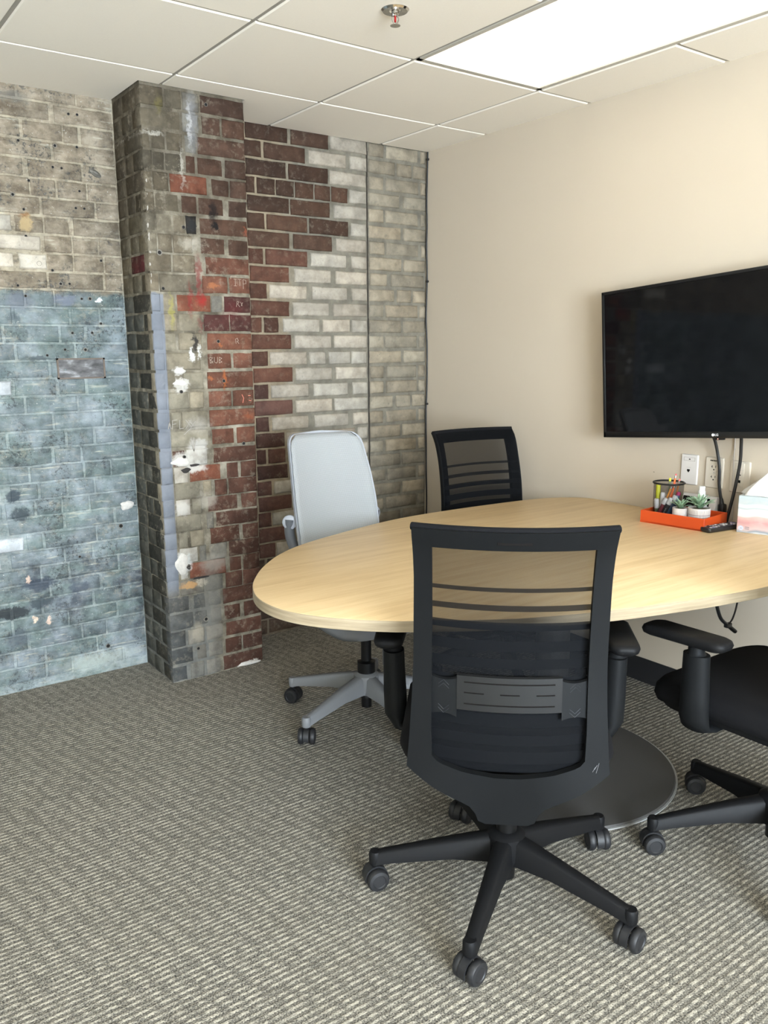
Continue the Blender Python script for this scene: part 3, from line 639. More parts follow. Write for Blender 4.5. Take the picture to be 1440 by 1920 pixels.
strokes(wp, YP, -1.362, 1.32, .024, [[(0, 0), (0, 1), (.5, .9), (.1, .5), (.5, .2), (0, 0)], [(.8, 1), (.8, .2), (1.2, 0), (1.4, .3), (1.4, 1)], [(1.7, 0), (1.7, 1), (2.2, .8), (1.7, .5), (2.2, .2), (1.7, 0)]], .0013, 'chalk_mark', M_chalk2)
strokes(wp, YP, -1.235, 1.545, .022, [[(0, 0), (.2, 1), (.6, .9), (.3, .5), (.7, 0)], [(.9, .9), (1.2, .2)], [(1.0, .2), (1.3, .8)]], .0012, 'chalk_mark', M_chalk2)
strokes(wp, YP, -1.245, 1.398, .022, [[(.1, 0), (0, .8), (.4, 1), (.6, .5), (.3, .4), (.7, 0)]], .0012, 'chalk_mark', M_chalk2)
strokes(wp, YP, -1.225, 1.16, .024, [[(0, 1.2), (.3, .6), (.1, -.2)], [(1.2, 1), (1.6, 1)], [(1.3, .2), (1.7, .1)]], .0022, 'chalk_mark', plain('red_chalk', (214, 128, 108), .9))
# flecks of white paint along the pillar corner
rr = random.Random(3)
for k in range(11): lump(wp, XP0 + .003 + rr.uniform(0, .006), YP + .001, 1.63 + k * .037 + rr.uniform(-.016, .016), .0018 + rr.random() * .0022, .004 + rr.random() * .009, .002, k, 'paint_fleck', M_chalk)
# a pale vertical crack seam is left open between the two brick stretches (x = -0.369)

# ---- black cable clipped into the corner
cb = empty('wall_cable', (-.006, -.006, 0)); tag(cb, 'thin black cable clipped vertically in the corner beside pale bricks', 'cable')
rr = random.Random(5)
M_blk = plain('black_cable', (20, 20, 21), .45)
MB().tube(catmull([(rr.uniform(-.003, .003), rr.uniform(-.002, .002), z * .117) for z in range(21)], 3), .0042, 8).build('cord', M_blk, cb)
for z in (2.305, 1.712, 1.084): MB().rbox((.002, -.003, z), (.016, .012, .011), .003).build('cable_clip', M_blk, cb)

# ================================================================== FIXTURES
M_pan = glow('led_panel', (1, .91, .76, 1), PANEL)
M_trim = plain('light_trim', (186, 181, 170), .5)
def ceiling_light(xa, xb, ya, yb, label):
    e = empty('ceiling_light', ((xa + xb) / 2, (ya + yb) / 2, H)); tag(e, label, 'ceiling light', 'flat LED panels in the tile ceiling')
    w_, l_ = (xb - xa) / 2 - .006, (yb - ya) / 2 - .006
    f = MB()
    for a, b, c, d in ((-w_, -w_ + .018, -l_, l_), (w_ - .018, w_, -l_, l_), (-w_, w_, -l_, -l_ + .018), (-w_, w_, l_ - .018, l_)): f.box(a, b, c, d, .001, .02)
    f.build('frame', M_trim, e, smooth=False)
    MB().box(-w_ + .018, w_ - .018, -l_ + .018, l_ - .018, .006, .016).build('diffuser', M_pan, e, smooth=False)
ceiling_light(xs[2], xs[1], ys[4], ys[2], 'bright flat ceiling light panel above the table and television')
ceiling_light(xs[5], xs[4], ys[5], ys[3], 'unseen ceiling light panel added on the left to brighten table and floor')  # added panel out of view, lifts the table and left floor
ceiling_light(xs[5], xs[4], ys[9], ys[7], 'unseen ceiling light panel added at the rear for more light')  # added panel out of view, extra light from the rear
M_chrome = plain('chrome', (205, 203, 200), .12, 1.0)
sp = empty('sprinkler', (-1.2164, -1.3542, H)); tag(sp, 'chrome fire sprinkler head in a ceiling tile', 'sprinkler')
MB().lathe([(.0, .001), (.016, .001), (.018, -.004), (.036, -.006), (.041, -.001), (.041, .002)], 32).build('escutcheon', M_chrome, sp)
MB().lathe([(.011, 0), (.011, -.012), (.007, -.014), (.007, -.018)], 16).build('body', M_chrome, sp)
MB().tube([(0, 0, -.016), (0, 0, -.034)], .003, 8).build('glass_bulb', plain('red_bulb', (150, 20, 24), .15), sp)
fr_ = MB()
for s in (-1, 1): fr_.tube(catmull([(s * .008, 0, -.014), (s * .012, 0, -.024), (s * .008, 0, -.034), (0, 0, -.040)], 4), .002, 6)
fr_.build('yoke', M_chrome, sp)
de = MB(); de.lathe([(.003, -.036), (.003, -.041), (.015, -.042), (.015, -.0435), (.0, -.0435)], 20); de.build('deflector', M_chrome, sp)

# ---- television, hung slightly crooked
M_tvb = plain('tv_bezel', (16, 16, 17), .35); q = N('tv_screen', .05, 0, .25); M_scr = q.col(S(9, 9, 11))
TW, TH = 1.0, .573; ta = R(4.3)
# local frame: +X runs along the wall to the right of the picture (world -Y), +Z up, +Y into the wall
tv = bpy.data.objects.new('television', None); COL.objects.link(tv); tv.empty_display_size = .1
ux = Vector((0, -math.cos(ta), math.sin(ta))); uz = Vector((0, math.sin(ta), math.cos(ta))); uy = Vector((1, 0, 0))
BL = Vector((-.10, -1.268, 1.0146)); ctr = BL + ux * TW / 2 + uz * TH / 2
M4 = Matrix((ux, uy, uz)).transposed().to_4x4(); M4.translation = ctr; tv.matrix_world = M4
tag(tv, 'large black flat screen television hung slightly crooked on the beige wall', 'television')
bz = MB(); b_ = .0115
for a, b, c, d in ((-TW / 2, -TW / 2 + b_, -TH / 2, TH / 2), (TW / 2 - b_, TW / 2, -TH / 2, TH / 2), (-TW / 2, TW / 2, TH / 2 - b_, TH / 2), (-TW / 2, TW / 2, -TH / 2, -TH / 2 + .023)):
    bz.rbox(((a + b) / 2, .012, (c + d) / 2), (b - a, .026, d - c), .002, 2)
bz.build('bezel', M_tvb, tv)
MB().box(-TW / 2 + .006, TW / 2 - .006, .003, .02, -TH / 2 + .014, TH / 2 - .006).build('screen', M_scr, tv, smooth=False)
MB().rbox((0, .04, 0), (TW - .03, .035, TH - .03), .008).rbox((0, .065, -.06), (.6, .03, .3), .01).build('rear_housing', M_tvb, tv)
MB().rbox((0, .0895, 0), (.25, .018, .22), .003).build('wall_bracket', plain('bracket', (40, 40, 42), .5, .6), tv)
M_logo = plain('logo_white', (226, 226, 228), .4)
lg = text_mesh('LG', .012); lg.materials.append(M_logo); lo_ = link('logo_letters', lg, tv, (.006, -.0015, -TH / 2 + .0115), (PI / 2, 0, 0))
lc = MB().lathe([(.0, 0), (.0052, 0), (.0052, .001), (0, .001)], 20).build('logo_disc', M_logo, tv, (-.008, -.001, -TH / 2 + .0115), (PI / 2, 0, 0))
ir = MB().rbox((.012, .012, -TH / 2 - .003), (.034, .014, .008), .002).build('sensor_pod', M_tvb, tv)
MB().lathe([(0, 0), (.0015, 0), (.0015, .001), (0, .001)], 10).build('standby_light', glow('led_red', (1, .25, .2, 1), 3), ir, (.008, .0045, -TH / 2 - .003), (PI / 2, 0, 0))

# ---- wall plates
M_plate = plain('plate_white', (208, 203, 198), .4); M_ivory = plain('plate_ivory', (200, 190, 174), .4); M_slot = plain('slot_dark', (22, 20, 19), .9, 0, .05); M_line = plain('plate_line', (170, 163, 155), .5)
def wall_plate(name, label, yc, zc, mat, w_=.072, h_=.116):
    e = bpy.data.objects.new(name, None); COL.objects.link(e); e.empty_display_size = .05
    m_ = Matrix(((0, 1, 0), (-1, 0, 0), (0, 0, 1))).to_4x4(); m_.translation = Vector((0, yc, zc)); e.matrix_world = m_   # local -Y faces the room
    tag(e, label, 'wall plate', 'wall plates under the television')
    mb = MB(); rings = []
    for s_, y in ((1, 0), (1, -.003), (.93, -.0065)):
        k = .0 if s_ == 1 else .0025
        rings.append([(a, y, b) for a, b in rrect(w_ - 2 * k, h_ - 2 * k, .004, 3)])
    mb.loft(rings).build('plate', mat, e)
    return e
p1 = wall_plate('network_plate', 'white network wall plate nearest the pencil cup', -1.606, .9125, M_plate)
fr_ = MB()
for a, b, c, d in ((-.024, .024, .046, .0472), (-.024, .024, .033, .0342), (-.024, -.0228, .033, .047), (.0228, .024, .033, .047)): fr_.box(a, b, -.0072, -.006, c, d)
fr_.build('label_window', M_line, p1, smooth=False)
MB().box(-.002, .004, -.0074, -.006, .038, .0415).build('label_print', M_slot, p1, smooth=False)
MB().box(-.009, .009, -.0068, -.006, .0075, .0085).build('jack_ridge', M_line, p1, smooth=False)
MB().box(-.008, .004, -.0072, -.006, -.006, .001).box(-.005, .001, -.0072, -.006, -.010, -.006).build('jack', M_slot, p1, smooth=False)
p2 = wall_plate('power_outlet', 'double power outlet plate behind the straight black cable', -1.712, .9125, M_ivory, .074)
def duplex(e, zc):
    s_ = MB().loft([[(a, -.006, b) for a, b in rrect(.034, .030, .012, 5, 0, zc)], [(a, -.0082, b) for a, b in rrect(.033, .029, .0115, 5, 0, zc)]]).build('socket', M_ivory, e)
    MB().box(-.0085, -.0065, -.0088, -.0075, zc - .001, zc + .008).box(-.011, -.0065, -.0088, -.0075, zc + .0025, zc + .0045).box(.006, .0078, -.0088, -.0075, zc, zc + .008).build('slot', M_slot, s_, smooth=False)
    MB().lathe([(0, 0), (.0026, 0), (.0026, .0014), (0, .0014)], 12).build('ground_hole', M_slot, s_, (0, -.0074, zc - .0075), (PI / 2, 0, 0))
duplex(p2, .019); duplex(p2, -.019)
MB().lathe([(0, 0), (.003, 0), (.003, .0014), (0, .0014)], 12).build('screw', M_line, p2, (0, -.006, 0), (PI / 2, 0, 0))
pr = MB()
for k, (a, h_) in enumerate(((-.017, .005), (-.0125, .004), (-.0085, .0045), (-.003, .005), (.001, .004), (.0055, .0045), (.0105, .005))): pr.box(a, a + .0032, -.0072, -.006, .0425, .0425 + h_)
pr.build('label_print', M_slot, p2, smooth=False)
p3 = wall_plate('media_plate', 'ivory media plate with small ports behind the slanting black cable', -1.815, .908, M_ivory, .078)
MB().rbox((0, -.0065, .008), (.034, .003, .085), .001).build('insert', M_ivory, p3)
MB().box(-.006, .006, -.0088, -.007, .006, .0095).build('port', M_slot, p3, smooth=False)
MB().rbox((0, -.0082, -.016), (.012, .002, .010), .0008).build('port', M_slot, p3)
MB().box(-.017, .017, -.0085, -.007, .0255, .0265).build('insert_line', M_line, p3, smooth=False)

# ---- cables hanging from the television
def cable(name, label, pts, r, mat, n=6):
    o = MB().tube(catmull(pts, n), r, 8).build(name, mat); tag(o, label, 'cable'); return o
cable('hanging_cable', 'black cord hanging straight down from the television past the power outlet', [(-.048, -1.727, 1.048), (-.036, -1.728, 1.03), (-.022, -1.732, .985), (-.018, -1.741, .93), (-.016, -1.743, .87), (-.018, -1.757, .815)], .0055, M_blk)
cable('video_cable', 'black cable slanting from the television down to behind the orange tray', [(-.052, -1.838, 1.056), (-.044, -1.835, 1.03), (-.035, -1.830, .96), (-.034, -1.816, .86), (-.036, -1.804, .79), (-.037, -1.796, .7365 + .006)], .0058, M_blk)
cable('thin_wire', 'thin pale wire hanging down the wall between the black cables', [(-.004, -1.785, 1.08), (-.0045, -1.787, 1.0), (-.0125, -1.792, .955), (-.0125, -1.795, .87), (-.005, -1.797, .80), (-.004, -1.797, .745)], .0022, plain('grey_wire', (178, 170, 160), .4))
pg = MB().rbox((-.022, -1.766, .778), (.026, .022, .052), .005, 2).tube([(-.022, -1.764, .80), (-.019, -1.757, .822)], [.008, .0062], 10).build('plug_adapter', M_blk)
tag(pg, 'small black plug block at the end of the straight cord behind the tray', 'plug')

# ================================================================== TABLE
q = N('oak_laminate', .42, 0, .35); P = q.geo()
g1 = q.noise(q.mapv(P, (2.2, 34, 34)), 1.0, 4, .6); g2 = q.noise(q.mapv(P, (9, 190, 190)), 1.0, 3, .6); g3 = q.noise(q.mapv(P, (.8, 7, 7)), 1.0, 2)
c = q.ramp(g1, [(.3, S(200, 171, 128)), (.5, S(212, 185, 142)), (.7, S(219, 194, 153))])
c = q.mix(q.rng(g2, .52, .74, 0, .30), c, S(180, 148, 104)); c = q.mix(q.rng(g3, .4, .7, 0, .22), c, S(217, 194, 156))
M_oak = q.col(c)
q = N('edge_band', .5, 0, .35); P = q.geo(); g1 = q.noise(q.mapv(P, (6, 6, 160)), 1.0, 4, .6)
M_edge = q.col(q.ramp(g1, [(.3, S(134, 119, 96)), (.55, S(152, 137, 112)), (.75, S(166, 152, 128))]))
TZ = .735
outl = [(-.004, -1.16), (-.022, -1.11), (-.078, -1.056), (-.165, -1.013), (-.30, -.988), (-.52, -.972), (-.727, -.966), (-.888, -.972), (-1.05, -1.000), (-1.25, -1.056), (-1.43, -1.118), (-1.562, -1.193), (-1.677, -1.298), (-1.759, -1.400), (-1.808, -1.480), (-1.84, -1.563), (-1.850, -1.645), (-1.838, -1.724), (-1.806, -1.796), (-1.757, -1.864), (-1.698, -1.925), (-1.63, -1.980), (-1.42, -2.115), (-1.19, -2.210), (-1.013, -2.262), (-.877, -2.295), (-.692, -2.326), (-.45, -2.340), (-.20, -2.330), (-.10, -2.305), (-.03, -2.25), (-.004, -2.17)]
poly = [(p.x, p.y) for p in catmull([(x, y, 0) for x, y in outl], 5)]
tb = empty('conference_table', (-.85, -1.71, 0)); tag(tb, 'light oak conference table with a rounded end, set against the beige wall', 'table')
TL = Matrix.Translation((.85, 1.71, 0))
def tpoly(d):   # inset outline, in table-local coordinates
    n = len(poly); out = []
    for i, (x, y) in enumerate(poly):
        a = Vector(poly[max(i - 1, 0)]); b = Vector(poly[min(i + 1, n - 1)]); t = (b - a).normalized(); nrm = Vector((-t.y, t.x))
        out.append((x + nrm.x * d + .85, y + nrm.y * d + 1.71))
    return out
MB().loft([[(x, y, TZ - .004) for x, y in tpoly(.0012)], [(x, y, TZ - .001) for x, y in tpoly(.0012)], [(x, y, TZ) for x, y in tpoly(.003)]]).build('tabletop', M_oak, tb, ang=30)
MB().loft([[(x, y, TZ - .030) for x, y in tpoly(.002)], [(x, y, TZ - .0285) for x, y in tpoly(0)], [(x, y, TZ - .0022) for x, y in tpoly(0)], [(x, y, TZ - .0012) for x, y in tpoly(.001)]]).build('edge_band', M_edge, tb, ang=30)
M_tbase = plain('table_base', (68, 66, 64), .6); M_rim = plain('base_rim', (168, 168, 166), .35, .3)
MB().lathe([(0, 0), (.405, 0), (.41, .004), (.41, .008)], 64).build('base_rim', M_rim, tb)
MB().lathe([(.404, .008), (.40, .013), (.05, .022), (0, .022)], 64).build('base_plate', M_tbase, tb)
MB().lathe([(.075, .018), (.055, .03), (.055, TZ - .05), (.055, TZ - .045)], 32).build('column', M_tbase, tb)
MB().rbox((0, 0, TZ - .038), (.5, .5, .014), .003).build('mounting_plate', M_tbase, tb)
# cord tied up under the tabletop
uc = empty('under_table_cord', (-.66, -2.20, .60)); tag(uc, 'black cord looped and tied under the tabletop near the wall', 'cable')
def wl_(x, y, z): return (x + .66, y + 2.20, z - .60)
MB().tube(catmull([wl_(-.732, -2.195, .699), wl_(-.722, -2.20, .66), wl_(-.695, -2.20, .612), wl_(-.655, -2.20, .583)], 5), .0052, 8).tube(catmull([wl_(-.612, -2.20, .7015), wl_(-.616, -2.20, .64), wl_(-.632, -2.20, .60), wl_(-.650, -2.20, .586)], 5), .0026, 6).build('cord', M_blk, uc)
MB().rbox(wl_(-.655, -2.20, .583), (.024, .014, .013), .003).tube([wl_(-.652, -2.20, .580), wl_(-.622, -2.205, .558)], .0062, 8).build('cable_tie', M_blk, uc)

# ================================================================== CHAIRS
M_cblk = plain('black_plastic', (18, 18, 19), .55, 0, .15, grain=.12, gs=400)
M_fab = plain('black_fabric', (16, 16, 18), .9, 0, .15, grain=.3, gs=500)
M_cgry = plain('charcoal_plastic', (20, 21, 22), .55, 0, .12, grain=.08, gs=500)
M_tire = plain('caster_rubber', (24, 24, 26), .55)
M_steel = plain('lift_black', (18, 18, 19), .3, .3)
_cm = {}
def caster_meshes():
    if not _cm:
        hood = MB(); rings = []
        for k in range(13):
            a = R(-20 + 220 * k / 12); rr_ = .0315
            rings.append([Vector((x, math.cos(a) * r_, .0295 + math.sin(a) * r_)) for x, r_ in ((-.0095, rr_), (.0095, rr_), (.0095, rr_ - .005), (-.0095, rr_ - .005))])
        hood.loft(rings).tube([(0, .0, .05), (0, 0, .085)], .0075, 10).lathe([(.006, 0), (.006, .024)], 10, mat=Matrix.Translation((-.012, 0, .0295)) @ Matrix.Rotation(R(90), 4, 'Y'))
        _cm['hood'] = hood.mesh('caster')
        wh = MB().lathe([(.004, -.011), (.022, -.011), (.0275, -.008), (.0295, -.003), (.0295, .004), (.026, .009), (.018, .0105), (.016, .0085), (0, .0085)], 24, mat=Matrix.Rotation(R(90), 4, 'Y'))
        _cm['wheel'] = wh.mesh('wheel'); _cm['hood'].materials.append(M_tire); _cm['wheel'].materials.append(M_tire)
    return _cm
def leg_mesh(mat, key, r1=.335, zt=(.168, .146, .112, .100), thick=(.070, .048, .034, .031), wid=(.056, .046, .036, .034)):
    k = 'leg' + key
    if k not in _cm:
        rings = []
        for r, z, t, w_ in zip((.03, .14, r1 - .045, r1 + .004), zt, thick, wid):
            rings.append([Vector((r, a, z - t + b)) for a, b in ((-w_ / 2, 0), (-w_ / 2 * .82, t * .85), (-w_ / 2 * .5, t), (w_ / 2 * .5, t), (w_ / 2 * .82, t * .85), (w_ / 2, 0))])
        mb = MB().loft(rings)
        mb.lathe([(.0155, .0), (.017, .004), (.017, .03), (.014, .036)], 16, (r1, 0, .066))
        me = mb.mesh('base_leg', True, 50); me.materials.append(mat); _cm[k] = me
    return _cm[k]
def five_star(ch, phase, mat, key, rot, r1=.335, casters=(20, 75, -40, 100, -10), off=0.0):
    cmz = caster_meshes(); lm = leg_mesh(mat, key, r1)
    for i in range(5):
        a = R(phase + 72 * i) - rot
        link('base_leg', lm, ch, (off, 0, 0), (0, 0, a))
        c_ = link('caster', cmz['hood'], ch, (off + r1 * math.cos(a), r1 * math.sin(a), 0), (0, 0, R(casters[i]) - rot))
        for s in (-1, 1): link('wheel', cmz['wheel'], c_, (s * .0205, 0, .0295), (0, 0, 0 if s > 0 else PI))
    MB().lathe([(.030, .088), (.046, .094), (.050, .11), (.048, .165), (.036, .174), (.028, .176)], 28).build('base_hub', mat, ch, (off, 0, 0))

def ring_frame(outer, inner, f, th):
    """closed frame between two loops of equal length mapped by f(s,z,depth)"""
    n = len(outer); mb = MB(); vs = []; fs = []
    for loop, d in ((outer, 0.0), (inner, 0.0), (inner, th), (outer, th)):
        vs += [f(s, z, d) for s, z in loop]
    for r in range(4):
        for i in range(n):
            k = (i + 1) % n; r2_ = (r + 1) % 4
            fs.append((r * n + i, r * n + k, r2_ * n + k, r2_ * n + i))
    return mb.add(vs, fs)
def resample(pts, n):
    d = [0]
    for a, b in zip(pts, pts[1:]): d.append(d[-1] + math.dist(a, b))
    out = []
    for i in range(n):
        t = d[-1] * i / n; k = 0
        while k < len(d) - 2 and d[k + 1] < t: k += 1
        u = (t - d[k]) / max(d[k + 1] - d[k], 1e-9); out.append((pts[k][0] + (pts[k + 1][0] - pts[k][0]) * u, pts[k][1] + (pts[k + 1][1] - pts[k][1]) * u))
    return out
DC = [(.30, .19), (.36, .215), (.45, .232), (.55, .226), (.65, .220), (.75, .224), (.85, .240), (.92, .258), (.97, .276), (1.0, .294), (1.016, .308)]
DC = [(p.x, p.y) for p in catmull([(a, b, 0) for a, b in DC], 4)]
def bsurf(s, z, d=0.0):
    k = .045 * min(1, max(0, (z - .33) / .12))
    return Vector((s, -interp(z, DC) + k * (s / .215) ** 2 - d, z))
def mat_mesh():
    q = N('mesh_fabric', .8, 0, .2); O = q.objc(); x, y, z = q.xyz(O)
    bands = [(.874, .0055), (.831, .0075), (.788, .010), (.741, .013), (.700, .012), (.655, .015), (.612, .012), (.57, .015), (.525, .012), (.485, .014)]
    op = None
    for zc, h_ in bands:
        b = q.rng(q.math('ABSOLUTE', q.math('SUBTRACT', z, zc)), h_ + .001, h_ - .001)
        op = b if op is None else q.math('MAXIMUM', op, b)
    weave = q.math('MULTIPLY', q.math('SINE', q.math('MULTIPLY', x, 2 * PI / .0026)), q.math('SINE', q.math('MULTIPLY', z, 2 * PI / .0026)))
    fac = q.math('MAXIMUM', q.math('ADD', .71, q.math('MULTIPLY', weave, .10)), q.math('MULTIPLY', op, .96))
    low = q.rng(z, .80, .76, 0, .18)
    fac = q.math('MINIMUM', q.math('ADD', fac, low), 1.0)
    q.b.inputs['Base Color'].default_value = S(15, 16, 18); q.b.inputs['Specular IOR Level'].default_value = .05
    tr = q.n('ShaderNodeBsdfTransparent'); mx = q.n('ShaderNodeMixShader'); q._in(mx.inputs[0], fac)
    q.t.links.new(tr.outputs[0], mx.inputs[1]); q.t.links.new(q.b.outputs[0], mx.inputs[2]); q.t.links.new(mx.outputs[0], q.out.inputs['Surface'])
    return q.m
M_mesh = mat_mesh()
M_chev = plain('chevron_line', (36, 37, 40), .5, 0, .2)
_bk = {}
def black_parts():
    """meshes of the black mesh-back chair, local frame: +Y forward, origin on the floor under the seat"""
    if _bk: return _bk
    # back frame
    hw = [(.445, .226), (.50, .221), (.60, .215), (.70, .211), (.80, .210), (.90, .208), (.96, .209), (1.0, .211), (1.016, .210)]
    right = [(interp(z, hw), z) for z in [.445 + (1.016 - .445) * i / 20 for i in range(21)]]
    bot_o = [(-.226, .445), (-.16, .405), (-.085, .372), (-.070, .352), (-.060, .318), (.060, .318), (.070, .352), (.085, .372), (.16, .405), (.226, .445)]
    bot_i = [(-.168, .484), (-.155, .470), (-.10, .456), (-.03, .449), (.03, .449), (.10, .456), (.155, .470), (.168, .484)]
    outer = resample(bot_o, 24) + resample(right, 24) + resample([(.210, 1.016), (-.210, 1.016)], 20) + resample([(-a, b) for a, b in right[::-1]], 24)
    inner = resample(bot_i, 24) + resample([(.168, .484), (.170, .55), (.169, .75), (.168, .972)], 24) + resample([(.168, .972), (-.168, .972)], 20) + resample([(-.168, .972), (-.169, .75), (-.170, .55), (-.168, .484)], 24)
    _bk['back_frame'] = ring_frame(outer, inner, bsurf, .020).mesh('back_frame', True, 35)
    _bk['back_frame'].materials.append(M_cgry)
    # mesh panel stretched over the front of the frame
    mb = MB(); nx, nz = 14, 30
    for i in range(nz + 1):
        for j in range(nx + 1):
            z = .452 + (1.012 - .452) * i / nz; h_ = interp(z, hw) - .006
            zz = max(z, .452 + 0.0)
            mb.v.append(tuple(bsurf(-h_ + 2 * h_ * j / nx, zz, -.0045)))
    for i in range(nz):
        for j in range(nx): mb.f.append((i * (nx + 1) + j, i * (nx + 1) + j + 1, (i + 1) * (nx + 1) + j + 1, (i + 1) * (nx + 1) + j))
    _bk['mesh_back'] = mb.mesh('mesh_back'); _bk['mesh_back'].materials.append(M_mesh)
    # rolled fabric edge along the top
    mb = MB().tube([bsurf(-.210 + .420 * i / 20, 1.016, .004) for i in range(21)], .0085, 10); _bk['top_roll'] = mb.mesh('top_roll'); _bk['top_roll'].materials.append(M_fab)
    # lumbar support
    def lsurf(s, z, d): return bsurf(s, z, d)
    def patch(s0, s1, z0, z1, d0, d1, nx=8, nz=4, bow=0.0):
        mb = MB(); rings = []
        for j in range(nx + 1):
            s = s0 + (s1 - s0) * j / nx; e = bow * (1 - (2 * j / nx - 1) ** 2)
            rings.append([lsurf(s, z0 + e, d0), lsurf(s, z0 + e + .002, d1), lsurf(s, z1 - e - .002, d1), lsurf(s, z1 - e, d0)])
        return mb.loft(rings)
    _bk['lumbar_plate'] = patch(-.114, .114, .594, .676, .006, .014).mesh('lumbar_support', True, 30); _bk['lumbar_plate'].materials.append(plain('lumbar_gloss', (27, 27, 27), .36, 0, .25))
    _bk['grooves'] = []
    for (a, b, z) in ((-.098, .098, .660), (-.098, .098, .611), (-.098, -.055, .636), (-.02, .022, .636), (.058, .098, .636)):
        me = MB().tube([lsurf(a + (b - a) * k / 8, z, .0145) for k in range(9)], .0016, 6).mesh('groove'); me.materials.append(M_slot); _bk['grooves'].append(me)
    for s in (-1, 1):
        _bk['pad%d' % s] = patch(*sorted((s * .114, s * .172)), .575, .668, .004, .012, 8, 4, .006).mesh('lumbar_grip', True, 30); _bk['pad%d' % s].materials.append(M_cgry)
        _bk['chev%d' % s] = []
        for k, sg in ((.648, 1), (.640, 1), (.602, -1), (.594, -1)):
            me = MB().tube([lsurf(s * .143 - .012, k, .0122), lsurf(s * .143, k + sg * .011, .0122), lsurf(s * .143 + .012, k, .0122)], .0008, 5).mesh('chevron'); me.materials.append(M_chev); _bk['chev%d' % s].append(me)
    # seat cushion
    rings = []
    for z, k, dy in ((.425, .030, 0), (.432, .008, 0), (.455, 0, 0), (.478, .004, 0), (.492, .018, 0), (.500, .05, 0)):
        ring = []
        for x, y in rrect(.500 - 2 * k, .470 - 2 * k, .09 - k * .5, 7):
            drop = .022 * max(0, (y - .12) / .11) ** 2
            ring.append((x, y + .045, z - drop))
        rings.append(ring)
    _bk['seat'] = MB().loft(rings).mesh('seat', True, 60); _bk['seat'].materials.append(M_fab)
    rings = [[(x, y + .045, z) for x, y in rrect(.47 - 2 * k, .44 - 2 * k, .08, 6)] for z, k in ((.405, .03), (.412, .006), (.428, 0))]
    _bk['seat_pan'] = MB().loft(rings).mesh('seat_pan', True, 50); _bk['seat_pan'].materials.append(M_cblk)
    mb = MB().rbox((0, .02, .385), (.15, .24, .05), .012).tube(catmull([(0, -.06, .375), (0, -.14, .350), (0, -.195, .345)], 5), [.04] * 11, 12); _bk['mechanism'] = mb.mesh('tilt_mechanism'); _bk['mechanism'].materials.append(M_cblk)
    mb = MB().tube([(.05, .06, .385), (.20, .06, .382)], .005, 8).rbox((.225, .06, .380), (.06, .03, .010), .004); _bk['lever'] = mb.mesh('height_lever'); _bk['lever'].materials.append(M_cblk)
    mb = MB().lathe([(.026, .15), (.026, .27), (.016, .272), (.016, .37)], 20).lathe([(.024, .045), (.024, .09)], 16); _bk['lift'] = mb.mesh('gas_lift'); _bk['lift'].materials.append(M_steel)
    for s in (-1, 1):
        rings = []
        for (x, z, a, b) in ((.17, .402, .045, .010), (.235, .403, .045, .011), (.268, .412, .042, .016), (.277, .44, .040, .030), (.279, .50, .038, .030), (.281, .57, .036, .028), (.282, .612, .035, .027)):
            tilt = 1.0 if z < .415 else 0.0
            ring = []
            for k in range(16):
                t = 2 * PI * k / 16; ca, sa = math.cos(t), math.sin(t)
                if z < .409: ring.append(Vector((s * x, .095 + a * ca, z + b * sa)))
                elif z < .43: ring.append(Vector((s * (x + b * sa * .7), .095 + a * ca, z - b * sa * .7)))
                else: ring.append(Vector((s * (x + b * sa), .095 + a * ca, z)))
            if z < .409: ring = ring
            rings.append(ring)
        # bottom rings run outwards: reorder so that 'up' of the first becomes 'inside' of the upright part
        for r in rings[:2]:
            for k, v in enumerate(r):
                t = 2 * PI * k / 16; v.z = (.403 if True else 0) - (.011 * math.sin(t)) ; 
        mb = MB().loft(rings).lathe([(.026, .611), (.021, .616), (.021, .645)], 16, (s * .284, .095, 0))
        _bk['post%d' % s] = mb.mesh('arm_post', True, 50); _bk['post%d' % s].materials.append(M_cgry)
        rings = []
        for z, k in ((.640, .012), (.646, .003), (.656, 0), (.664, .003), (.668, .010)):
            ring = []
            for x, y in rrect(.086 - 2 * k, .238 - 2 * k, .028 - k * .3, 6):
                taper = 1 - .18 * max(0, (-y) / .13)
                ring.append((s * (.289 + .0 * y) + x * taper, y + .122, z - .006 * max(0, y / .13) ** 2))
            rings.append(ring)
        _bk['armpad%d' % s] = MB().loft(rings).mesh('arm_pad', True, 50); _bk['armpad%d' % s].materials.append(M_cblk)
    mb = MB()
    mb.rbox(bsurf(.0, .992, .021), (.07, .003, .010), .001); _bk['tab'] = mb.mesh('top_slot'); _bk['tab'].materials.append(M_slot)
    return _bk
def black_chair(label, c, facing, phase, casters=(20, 75, -40, 100, -10), group='black mesh-back office chairs', off=0.0):
    p = black_parts(); rz = R(facing - 90)
    ch = empty('office_chair', (c[0], c[1], 0), rz); tag(ch, label, 'chair', group)
    five_star(ch, phase, M_cblk, 'black', rz, casters=casters, off=off)
    link('gas_lift', p['lift'], ch, (off, 0, 0)); link('tilt_mechanism', p['mechanism'], ch); link('height_lever', p['lever'], ch)
    link('seat', p['seat'], ch); link('seat_pan', p['seat_pan'], ch)
    bf = link('back_frame', p['back_frame'], ch); link('top_slot', p['tab'], bf)
    link('mesh_back', p['mesh_back'], ch); link('top_roll', p['top_roll'], ch)
    lp = link('lumbar_support', p['lumbar_plate'], ch); [link('groove', g_, lp) for g_ in p['grooves']]
    for s in (-1, 1):
        gp = link('lumbar_grip', p['pad%d' % s], ch); [link('chevron', c_, gp) for c_ in p['chev%d' % s]]
        ar = link('arm_post', p['post%d' % s], ch); link('arm_pad', p['armpad%d' % s], ar)
    return ch
